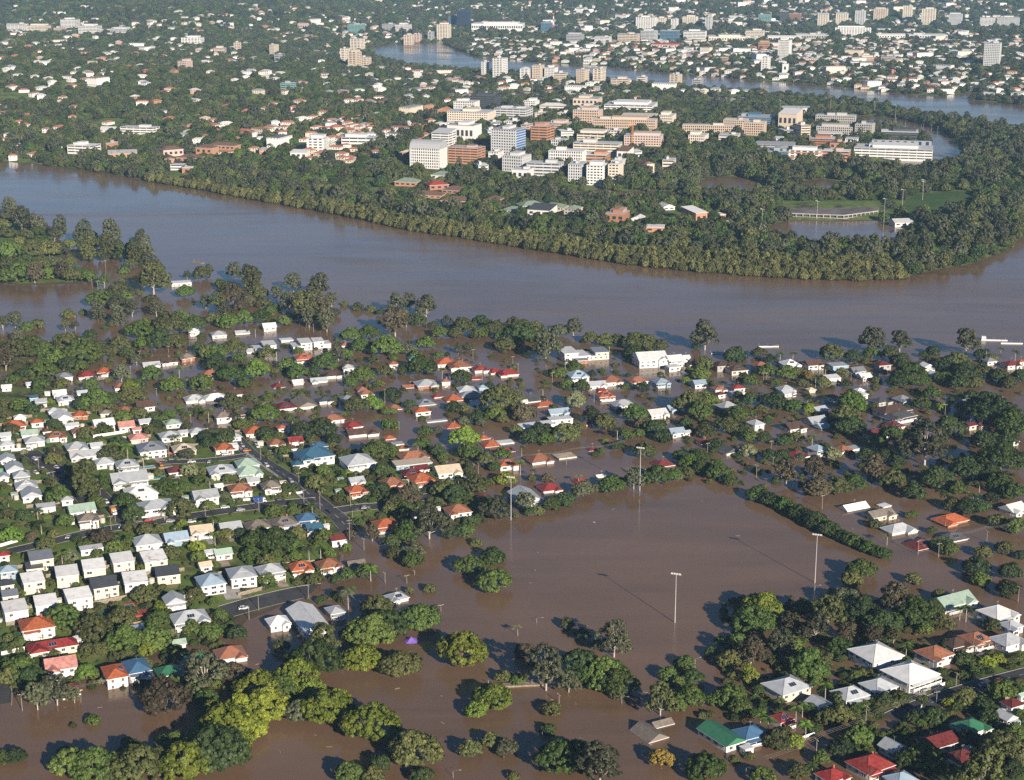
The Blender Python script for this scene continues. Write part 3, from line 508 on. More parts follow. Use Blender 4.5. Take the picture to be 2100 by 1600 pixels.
'A': """60 60 90 gG;100 110 110 oR;190 160 90 gG;10 180 110 oR;120 300 120 oR;250 290 110 mR;330 250 90 gG;420 300 90 oR;60 420 130 oR;130 430 110 mR;250 420 120 oR;330 410 110 gR;430 420 100 oR;480 470 90 mR;20 410 110 mR;590 300 90 oR;720 300 80 gR;800 420 80 oR;860 250 80 gG;470 300 70 dR;560 250 90 gR;640 380 70 dR;690 640 100 oR;770 620 90 mR;1400 560 110 oR;1480 680 110 nR;1380 700 90 gG;1620 660 90 oR;1700 600 80 gG;1850 620 100 oR;1920 640 110 gG;1930 590 90 oG;2040 640 90 gG;1840 740 90 nR;1960 760 90 oR;1560 560 100 oR;1660 720 90 mR
40 120 120 gR;130 140 130 gG;240 175 90 gG;365 190 100 gT;515 220 120 gT;540 320 110 oT;680 220 120 gT;660 310 120 oT;760 350 110 mG;830 340 110 oT;890 310 100 gT;910 390 90 gG;60 340 150 mR;150 240 100 oR;200 330 160 oD;30 230 110 oR;230 220 90 mR;300 330 150 oR;370 330 120 gR;160 390 80 dR;100 480 180 mD;210 470 110 nG;380 460 100 nG;290 480 110 mR;440 490 120 oR
540 500 120 bR;640 520 80 mG;20 500 120 mD;940 500 190 oG;985 450 70 mR;765 465 70 mS;745 530 50 oR;740 590 170 oD;620 640 160 mD;600 700 100 gT;730 660 130 gR;720 720 100 gT;810 690 100 gG;855 600 55 oR;930 640 80 oS;960 690 100 gG;1140 595 110 bD;1150 490 50 mG;1240 480 120 oR;1280 460 80 gG;1355 545 75 bR
1440 460 90 gG;1540 500 150 oG;1430 610 180 nD;1340 650 110 oG;1265 650 80 gG;1530 650 110 nR;1590 600 120 oD;1310 760 110 oR;1400 770 130 lR;1500 750 130 mR;1600 750 130 bD;1690 690 80 dR;1760 640 90 gG;1805 530 110 gG;1960 550 150 gG;1780 660 100 gG;1880 680 140 oG;1990 680 130 nG;2010 770 110 gG;1900 750 100 gG;1740 770 100 mR;2050 720 90 gR
420 735 90 oS;510 720 50 mS;400 800 60 gG;460 800 50 gG;555 855 80 dS;645 815 45 mS;360 880 70 mS;300 910 40 pR;230 795 90 oS;165 810 90 mS;90 760 100 gG;15 780 80 gG;110 860 80 gG;90 950 200 oD;190 940 180 mD;280 950 150 mD;420 930 190 oD;500 960 240 mD;590 960 180 oD;350 1000 130 mR;30 1000 130 nG;260 1070 180 mD;150 1090 120 dR
430 1030 130 dR;500 1050 100 mR;740 910 130 oR;860 830 160 bD;890 790 100 yR;1040 790 190 oD;1110 740 100 mR;1200 790 130 mD;880 910 110 lR;980 890 180 dD;1080 900 150 oD;780 970 90 dR;700 960 70 oS;890 960 100 nR;930 1100 120 bD;745 1090 100 pG;1230 940 90 dR;1280 960 120 oR;1330 970 140 mD;1440 940 150 oD;1330 1040 150 dR;1420 1100 170 bD;1580 1070 160 lD
1650 970 110 oR;1700 950 80 mP;1770 1040 110 mR;1830 1090 120 bD;2000 1030 160 bD;2080 960 100 gG;1100 1060 80 mP;1150 1120 60 pP;1240 1150 150 mR;1050 1165 150 mR;250 1160 110 bR;380 1160 100 oR;560 1160 100 mR;850 1160 100 mR;800 1180 100 yR;690 790 60 oS;80 1130 80 mR;600 1110 80 oP;1500 1150 100 mR;1930 1090 90 dR;1690 1080 60 oR;1840 960 70 mR;1470 1000 90 mR;1570 810 70 pP;1240 870 60 mS;840 1010 60 gG;1160 820 50 mP""",
'B': """340 660 110 gG;420 650 90 gG;520 680 150 gG;330 770 170 nG;400 760 90 gG;480 770 100 mR;60 860 130 bD;170 850 130 mD;120 920 120 bR;280 930 190 mD;520 910 110 lR;610 840 100 mR;750 810 150 oD;860 780 120 dR;940 820 150 oD;840 850 100 mR;1010 920 150 oD;1100 850 190 dD;1080 900 100 bR;1260 910 190 gG;1340 830 120 gR;1430 810 100 gG
1530 880 100 oD;1620 890 110 oD;1700 890 100 oR;1800 900 150 oD;1870 910 150 oD;1960 930 100 oR;1800 970 140 bD;780 930 70 gR;720 940 60 gG;490 1050 190 bD;730 1120 120 bD;130 1110 150 mD;270 1080 100 oR;30 980 100 mR;1340 1090 110 mR;1440 1060 100 mR;1540 1100 60 dR;1390 1020 70 mP;1650 920 50 mP;420 950 100 gR
1060 810 150 oD;1130 815 120 oD;1190 825 120 oD;100 690 80 oS;180 700 70 oS;20 670 50 oS;240 720 60 dR;650 770 70 gR;560 800 70 oR;700 850 90 oR;990 860 90 mR;1200 870 100 mR;600 980 60 mR;650 980 40 dR;1610 1090 40 mS;1690 1090 40 mS;380 1080 70 bR;200 1010 80 oR;60 1150 90 mR;230 1160 70 yR;910 1170 70 dR;1060 1060 50 oS;1390 1160 90 mR;1480 1170 110 mR;620 1070 50 mP;1850 1180 90 dR;1750 1180 60 mR;460 980 70 mR;320 1000 50 mR;20 1060 60 dR;1240 1180 80 oP""",
'C': """140 850 170 gG;80 930 60 dR;1170 880 160 gG;1340 890 130 gG;1750 890 150 gG;590 910 35 oP;600 970 65 mP;680 970 60 mP;470 970 95 oD;330 985 140 dS;920 970 150 oD;1050 990 120 dR;1160 970 100 mR;1280 980 130 oR;1400 1100 210 bD;1320 1140 130 dR;1600 1040 130 dR;1680 1020 160 oD;1740 1080 150 dD;1590 1120 100 mR;1850 1080 120 oR;1950 1110 110 dR
1870 950 50 mP;1960 940 55 mP;2050 960 60 mP;640 1090 130 mD;720 1090 100 oR;770 1110 80 aR;860 1150 110 oR;980 1090 80 oR;880 1060 60 mP;130 1040 110 oR;110 1100 120 mR;520 1080 110 bR;410 1140 100 mR;1190 1140 70 oS;1630 1130 100 mR;2080 1110 120 dR;250 1150 60 dP;540 1010 80 dR;1830 980 90 dR;1900 1000 80 oR;20 1140 60 yR;1010 1160 70 dR;1480 1140 100 bR;1700 1150 120 dR;1800 1150 110 oR;1480 980 60 dR;1540 960 90 dS;2010 1150 110 oR;570 1150 80 mR;740 1160 80 oR;40 1080 60 mR;1350 1020 110 dR;820 1110 60 bP"""}
KC = {'D': 'dome', 'R': 'round', 'G': 'gum', 'T': 'tall', 'S': 'shrub', 'P': 'palm'}
def plant_all():
    for s, txt in TREE_DATA.items():
        for rec in txt.replace('\n', ';').split(';'):
            a = rec.split()
            if len(a) != 4: continue
            px, py = sp(s, float(a[0]), float(a[1])); plant_tree(KC[a[3][1]], a[3][0], px, py, float(a[2]) / 3, s)
# ------------------------------------------------------------------ houses
RC = {'w': ((.80, .80, .78), 'white'), 'l': ((.47, .50, .52), 'light-grey'), 'm': ((.24, .26, .29), 'slate-grey'), 'd': ((.085, .09, .095), 'charcoal'), 'b': ((.075, .17, .30), 'blue'), 'B': ((.34, .44, .53), 'pale-blue'),
      'o': ((.46, .13, .055), 'orange'), 'r': ((.30, .042, .038), 'red'), 't': ((.34, .145, .085), 'terracotta'), 'k': ((.105, .065, .05), 'dark-brown'), 'p': ((.60, .28, .24), 'pink'), 'c': ((.66, .55, .40), 'cream'),
      'G': ((.05, .19, .10), 'green'), 'e': ((.40, .53, .43), 'pale-green'), 'u': ((.25, .215, .18), 'taupe'), 'R': ((.17, .035, .033), 'dark-red'), 'n': ((.05, .13, .20), 'navy')}
WC = {'w': ((.80, .78, .74), 'white'), 'c': ((.72, .64, .52), 'cream'), 'n': ((.40, .17, .09), 'brick'), 'y': ((.42, .42, .40), 'grey'), 'p': ((.62, .42, .36), 'pink'), 'B': ((.30, .42, .52), 'blue'), 'g': ((.45, .52, .42), 'green')}
SHAPE_WORD = {'h': 'hip-roofed', 'g': 'gable-roofed', 'f': 'flat-roofed', 's': 'skillion-roofed'}
SHEET_ROT = {'D': 22, 'G': 24, 'E': 22, 'F': 29, 'I': 30, 'A': 18, 'B': 16, 'C': 18, 'H': 28}
hg = random.Random(3)
HOUSE_SPOTS = []
FOOT = []                                      # (x, y, radius) of everything built
def window_mesh(w, h):
    b = MB(); t = .07
    b.box(-w / 2, w / 2, -.05, .03, -h / 2, -h / 2 + t, 0); b.box(-w / 2, w / 2, -.05, .03, h / 2 - t, h / 2, 0)
    b.box(-w / 2, -w / 2 + t, -.05, .03, -h / 2 + t, h / 2 - t, 0); b.box(w / 2 - t, w / 2, -.05, .03, -h / 2 + t, h / 2 - t, 0); b.box(-.03, .03, -.045, .03, -h / 2 + t, h / 2 - t, 0)
    p = MB(); p.box(-w / 2 + t, w / 2 - t, -.01, .02, -h / 2 + t, h / 2 - t); full = MB(); full.v, full.f, full.m = list(b.v), list(b.f), list(b.m); full.box(-w / 2 + t, w / 2 - t, -.01, .02, -h / 2 + t, h / 2 - t, 1)
    return b.mesh('window', [M['trim']]), p.mesh('pane', [M['glass']]), full.mesh('window_unit', [M['trim'], M['glass']])
WIN = [window_mesh(1.5, 1.25), window_mesh(2.3, 1.25), window_mesh(1.0, 1.35)]
def door_mesh():
    b = MB(); b.box(-.5, .5, -.05, .03, 0, 2.1, 0); b.box(-.42, .42, -.07, -.052, .1, 1.0, 1); b.box(-.42, .42, -.07, -.052, 1.1, 2.0, 1); b.box(.3, .36, -.12, -.072, 1.0, 1.1, 1); return b.mesh('door', [M['trim'], M['door']])
DOOR = door_mesh()
def garage_mesh():
    b = MB(); b.box(-1.5, 1.5, -.04, .03, 0, 2.2, 0)
    for k in range(5): b.box(-1.42, 1.42, -.08, -.042, .06 + k * .43, .43 + k * .43, 1)
    return b.mesh('garage_door', [M['trim'], M['steel']])
GARAGE = garage_mesh()
def solar_mesh():
    b = MB(); b.box(-1.5, 1.5, -.9, .9, 0, .08, 0); 
    for k in range(3): b.box(-1.45 + k, -.55 + k, -.85, .85, .081, .11, 1)
    return b.mesh('solar_panel', [M['steel'], M['solar']])
SOLAR = solar_mesh()
def roof_solid(b, x0, x1, y0, y1, z, slope, shape, th=.2):
    """hip or gable roof with fascia; ridge along the longer side; returns ridge height"""
    along_x = (x1 - x0) >= (y1 - y0); L, W = ((x1 - x0), (y1 - y0)) if along_x else ((y1 - y0), (x1 - x0)); h = slope * W / 2
    inset = 0 if shape == 'g' else min(W / 2, L / 2 * .97)
    def P(u, v, zz): return (x0 + u, y0 + v, zz) if along_x else (x0 + v, y1 - u, zz)
    lo = [P(0, 0, z), P(L, 0, z), P(L, W, z), P(0, W, z)]; A, B_ = P(inset, W / 2, z + h), P(L - inset, W / 2, z + h)
    b.face([lo[0], lo[1], B_, A], 0); b.face([lo[2], lo[3], A, B_], 0); 
    b.face([lo[1], lo[2], B_], 0 if shape != 'g' else 2); b.face([lo[3], lo[0], A], 0 if shape != 'g' else 2)
    dn = [(p[0], p[1], p[2] - th) for p in lo]
    for i in range(4): b.face([dn[i], dn[(i + 1) % 4], lo[(i + 1) % 4], lo[i]], 1)
    b.face(list(reversed(dn)), 1)
    e = .09
    b.tube([(A[0], A[1], A[2] + .02), (B_[0], B_[1], B_[2] + .02)], [e, e], 4, 0)
    if shape != 'g':
        for p, q in ((lo[0], A), (lo[3], A), (lo[1], B_), (lo[2], B_)): b.tube([p, (q[0], q[1], q[2] + .02)], [e, e], 4, 0)
    return h
def house(sheet, zx, zy, w, code, eave, asp):
    w *= 1.16 if sheet == 'D' else 1.1; asp = max(.95, asp * .84); eave = eave * (.84 if eave > 3 else 1)
    px, py = sp(sheet, zx, zy); rc, sh, ax, wc = code[0], code[1], code[2], code[3]
    th = R(SHEET_ROT[sheet] + hg.uniform(-3.5, 3.5)); flooded = False
    z0 = 0.0
    for _ in range(3):
        x, y = at(px, py, z0 + eave + .8); z0 = float(surface(x, y))
    dist = y * _cp + (CAM_H - z0 - eave) * _sp; s = FPX / dist
    thx = th + (R(90) if ax == 'v' else 0); ext = w / 3 / s
    L = ext / (abs(math.cos(thx)) + abs(math.sin(thx)) / asp); B = L / asp; ov = .55 if sh in 'hg' else .25
    if ground(x, y) < 0: flooded = True
    big = w / 3 >= 42
    name = 'submerged_house' if flooded and eave < 1.2 else 'house'
    root = empty(name, (x, y, z0), thx); zb = -1.6 if flooded else -.6
    lx, ly = L / 2 - ov, B / 2 - ov; tile = rc in 'otRr' and hg.random() < .75 or rc in 'kup'
    rcol = np.array(RC[rc][0]) * hg.uniform(.85, 1.12); wcol = np.array(WC[wc][0]) * hg.uniform(.92, 1.05)
    wb, rb = MB(), MB(); rmats = [M['tile_roof' if tile else 'metal_roof'], M['trim'], M['wall']]
    openings = []                              # (x, y, rz, width of wall run, z of wall top, z of wall foot)
    if sh in 'hg':
        slope = hg.uniform(.46, .58) if B < 12 else .44
        wb.box(-lx, lx, -ly, ly, zb, eave); h = roof_solid(rb, -L / 2, L / 2, -B / 2, B / 2, eave, slope, sh)
        if ax == 'u' and L > 8 and hg.random() < .7 and eave > .8:      # front wing with its own gable
            ww = L * hg.uniform(.32, .44); cx = hg.choice((-1, 1)) * (L / 2 - ww / 2 - .3); dp = hg.uniform(1.2, 2.6)
            wb.box(cx - ww / 2 + .3, cx + ww / 2 - .3, -ly - dp + .3, -ly + .5, zb, eave - .02)
            hw = slope * ww / 2; wy0 = -B / 2 - dp; wy1 = 0
            lo = [(cx - ww / 2, wy0, eave + .03), (cx + ww / 2, wy0, eave + .03)]; A = (cx, wy0, eave + .03 + hw); bk = (cx, -B / 2 + hw / slope + .4, eave + .03 + hw)
            b0, b1 = (cx - ww / 2, -B / 2 + .3, eave + .03), (cx + ww / 2, -B / 2 + .3, eave + .03)
            rb.face([lo[0], A, bk, b0], 0); rb.face([lo[1], b1, bk, A], 0)
            rb.face([(cx - ww / 2 + .1, wy0 + .25, eave + .03), (cx + ww / 2 - .1, wy0 + .25, eave + .03), (cx, wy0 + .25, eave + hw - .02)], 2)
            rb.box(cx - ww / 2, cx + ww / 2, wy0 + .26, -B / 2 + .3, eave - .15, eave + .02, 1)
            openings.append((cx, -ly - dp + .3, 0, ww, eave))
        if sh == 'h' and not tile and B > 9 and hg.random() < .45:        # roof peak gablets / raised upper roof
            k = .46; hh = h * (1 - k) + .12
            roof_solid(rb, -lx * k - .4, lx * k + .4, -ly * k, ly * k, eave + hh, slope * 1.05, 'h', .5)
    elif sh == 's':
        up = .16 * B
        wb.hull([(-lx, -ly, zb), (lx, -ly, zb), (lx, ly, zb), (-lx, ly, zb)], [(-lx, -ly, eave), (lx, -ly, eave), (lx, ly, eave + up * .93), (-lx, ly, eave + up * .93)])
        q = [(-L / 2, -B / 2, eave), (L / 2, -B / 2, eave), (L / 2, B / 2, eave + up), (-L / 2, B / 2, eave + up)]
        rb.hull([(a, b_, c - .02) for a, b_, c in q], [(a, b_, c + .2) for a, b_, c in q], 1, 0); h = up
    else:
        k = hg.uniform(.5, .68); e2 = eave * .58 if eave > 4.5 else eave; s1 = hg.choice((-1, 1))
        wb.box(-lx, lx, -ly, ly, zb, e2); rb.box(-L / 2, L / 2, -B / 2, B / 2, e2, e2 + .22, 1, 0)
        if eave > 4.5:
            xa, xb = (-lx, -lx + 2 * lx * k) if s1 < 0 else (lx - 2 * lx * k, lx)
            wb.box(xa, xb, -ly + .4, ly - .02, e2 + .2, eave); q = [(xa - .5, -ly - .1), (xb + .5, -ly - .1), (xb + .5, ly + .4), (xa - .5, ly + .4)]
            rb.hull([(a, c, eave + (.0 if i < 2 else .5)) for i, (a, c) in enumerate(q)], [(a, c, eave + .22 + (.0 if i < 2 else .5)) for i, (a, c) in enumerate(q)], 1, 0)
            openings.append(((xa + xb) / 2, -ly + .4, 0, xb - xa, eave))
        else: rb.box(-L / 2 + .35, L / 2 - .35, -B / 2 + .35, B / 2 - .35, e2 + .221, e2 + .26, 0)
        h = .3
    rb.build('roof', rmats, root).color = (*rcol, 1); wo = wb.build('wall', M['wall'], root); wo.color = (*wcol, 1)
    root.children[0].color = (*rcol, 1)
    top = eave if sh != 'f' else (eave * .58 if eave > 4.5 else eave)
    openings += [(0, -ly, 0, 2 * lx, top), (0, ly, math.pi, 2 * lx, top), (lx, 0, math.pi / 2, 2 * ly, top), (-lx, 0, -math.pi / 2, 2 * ly, top)]
    wm = MB(); front = True
    for cx, cy, rz, run, zt in openings:
        n = max(1, int(run / 3.4)); c_, s_ = math.cos(rz), math.sin(rz)
        rows = [zt - 1.25] if zt > 1.9 else []
        if zt > 4.3: rows.append(zt - 3.6)
        for zi in rows:
            for k in range(n):
                if hg.random() < .12: continue
                u = (k + .5) / n * run - run / 2; me = WIN[hg.choice((0, 0, 1, 2))] if run / n > 2.7 else WIN[2]
                loc = (cx + c_ * u + .02 * s_, cy + s_ * u - .02 * c_, zi)
                if big: inst('pane', me[1], inst('window', me[0], root, loc, rz))
                else:
                    me = me[2]; a_ = np.array([v.co for v in me.vertices]); 
                    b0 = len(wm.v); wm.v += [(loc[0] + c_ * p[0] - s_ * p[1], loc[1] + s_ * p[0] + c_ * p[1], loc[2] + p[2]) for p in a_]
                    for f in me.polygons: wm.f.append(tuple(b0 + q for q in f.vertices)); wm.m.append(f.material_index)
        if front and big and zt > 2.4 and not flooded:
            inst('door', DOOR, root, (cx + c_ * .1 * run, cy + s_ * .1 * run, .05), rz); front = False
            if zt > 4.9 or hg.random() < .3: inst('garage_door', GARAGE, root, (cx - c_ * .28 * run + .01 * s_, cy - s_ * .28 * run - .015 * c_, .05), rz)
    if wm.f: wm.build('window_set', [M['trim'], M['glass']], root)['kind'] = 'stuff'
    if sh in 'hg' and eave > 2.6 and hg.random() < .5:                    # verandah on the sunny side
        vb = MB(); d = 2.3; zf = max(.3, eave - 2.75); xa, xb = (-lx * .95, lx * (.1 if hg.random() < .5 else .95)) if ax == 'u' else (-ly * .95, ly * .95)
        vr = MB()
        def V(u, v, z): return (u, -ly - v, z) if ax == 'u' else (-lx - v, -u, z)
        q = [V(xa, 0, eave - .12), V(xb, 0, eave - .12), V(xb, d, eave - .55), V(xa, d, eave - .55)]
        vr.hull([(a, b_, c - .1) for a, b_, c in reversed(q)], [(a, b_, c) for a, b_, c in reversed(q)], 0)
        vr.build('verandah_roof', M['metal_roof'], root).color = (*rcol, 1)
        p0, p1 = V(xa, .02, zf), V(xb, d - .15, zf); x_0, x_1, y_0, y_1 = min(p0[0], p1[0]), max(p0[0], p1[0]), min(p0[1], p1[1]), max(p0[1], p1[1])
        vb.box(x_0, x_1, y_0, y_1, zf - .15, zf, 0); n = max(2, int((xb - xa) / 2.6))
        for k in range(n + 1):
            p = V(xa + (xb - xa) * k / n * .98 + .05, d - .25, 0); vb.box(p[0] - .07, p[0] + .07, p[1] - .07, p[1] + .07, zb if zf > .5 else zf, eave - .52, 0)
        a, b_ = V(xa, d - .2, 0), V(xb, d - .28, 0); vb.box(min(a[0], b_[0]), max(a[0], b_[0]), min(a[1], b_[1]), max(a[1], b_[1]), zf + .35, zf + 1.0, 0)
        vb.build('verandah', M['trim'], root)
    if sh == 'h' and tile and hg.random() < .3:
        cb = MB(); cb.box(-.35, .35, -.35, .35, 0, 1.7); cb.box(-.42, .42, -.42, .42, 1.7, 1.85); cb.build('chimney', M['brick'], root, loc=(lx * .35, ly * .3, eave + h * .45))
    if big and sh == 'h' and hg.random() < .22:
        a = math.atan(slope); inst('solar_panel', SOLAR, root, (0, -B / 4, eave + slope * B / 4 + .06), rot=(a, 0, 0))
    if hg.random() < .35 and sh in 'hg':
        tb = MB(); tb.tube([(0, 0, 0), (0, 0, 2.2)], [.03, .025], 4); tb.box(-.8, .8, -.02, .02, 2.05, 2.1); tb.box(-.5, .5, -.02, .02, 1.7, 1.75); tb.build('roof_aerial', M['steel'], root, loc=(0, 0, eave + h * .9))
    size = 'large ' if ext > 19 else 'small ' if ext < 8.5 else ''
    if flooded and eave < 1.2: look = f"{size}{RC[rc][1]} {SHAPE_WORD[sh]} house sunk to eaves"
    else: look = f"{size}{RC[rc][1]} {SHAPE_WORD[sh]} {WC[wc][1]}-walled house" + (' in flood' if flooded else '')
    listed(root, look, px, py, 'house', 'houses of the near suburb', sheet)
    FOOT.append((x, y, max(L, B) * .5)); HOUSE_SPOTS.append((x, y, th, L if ax == 'u' else B, B if ax == 'u' else L, sheet)); return root

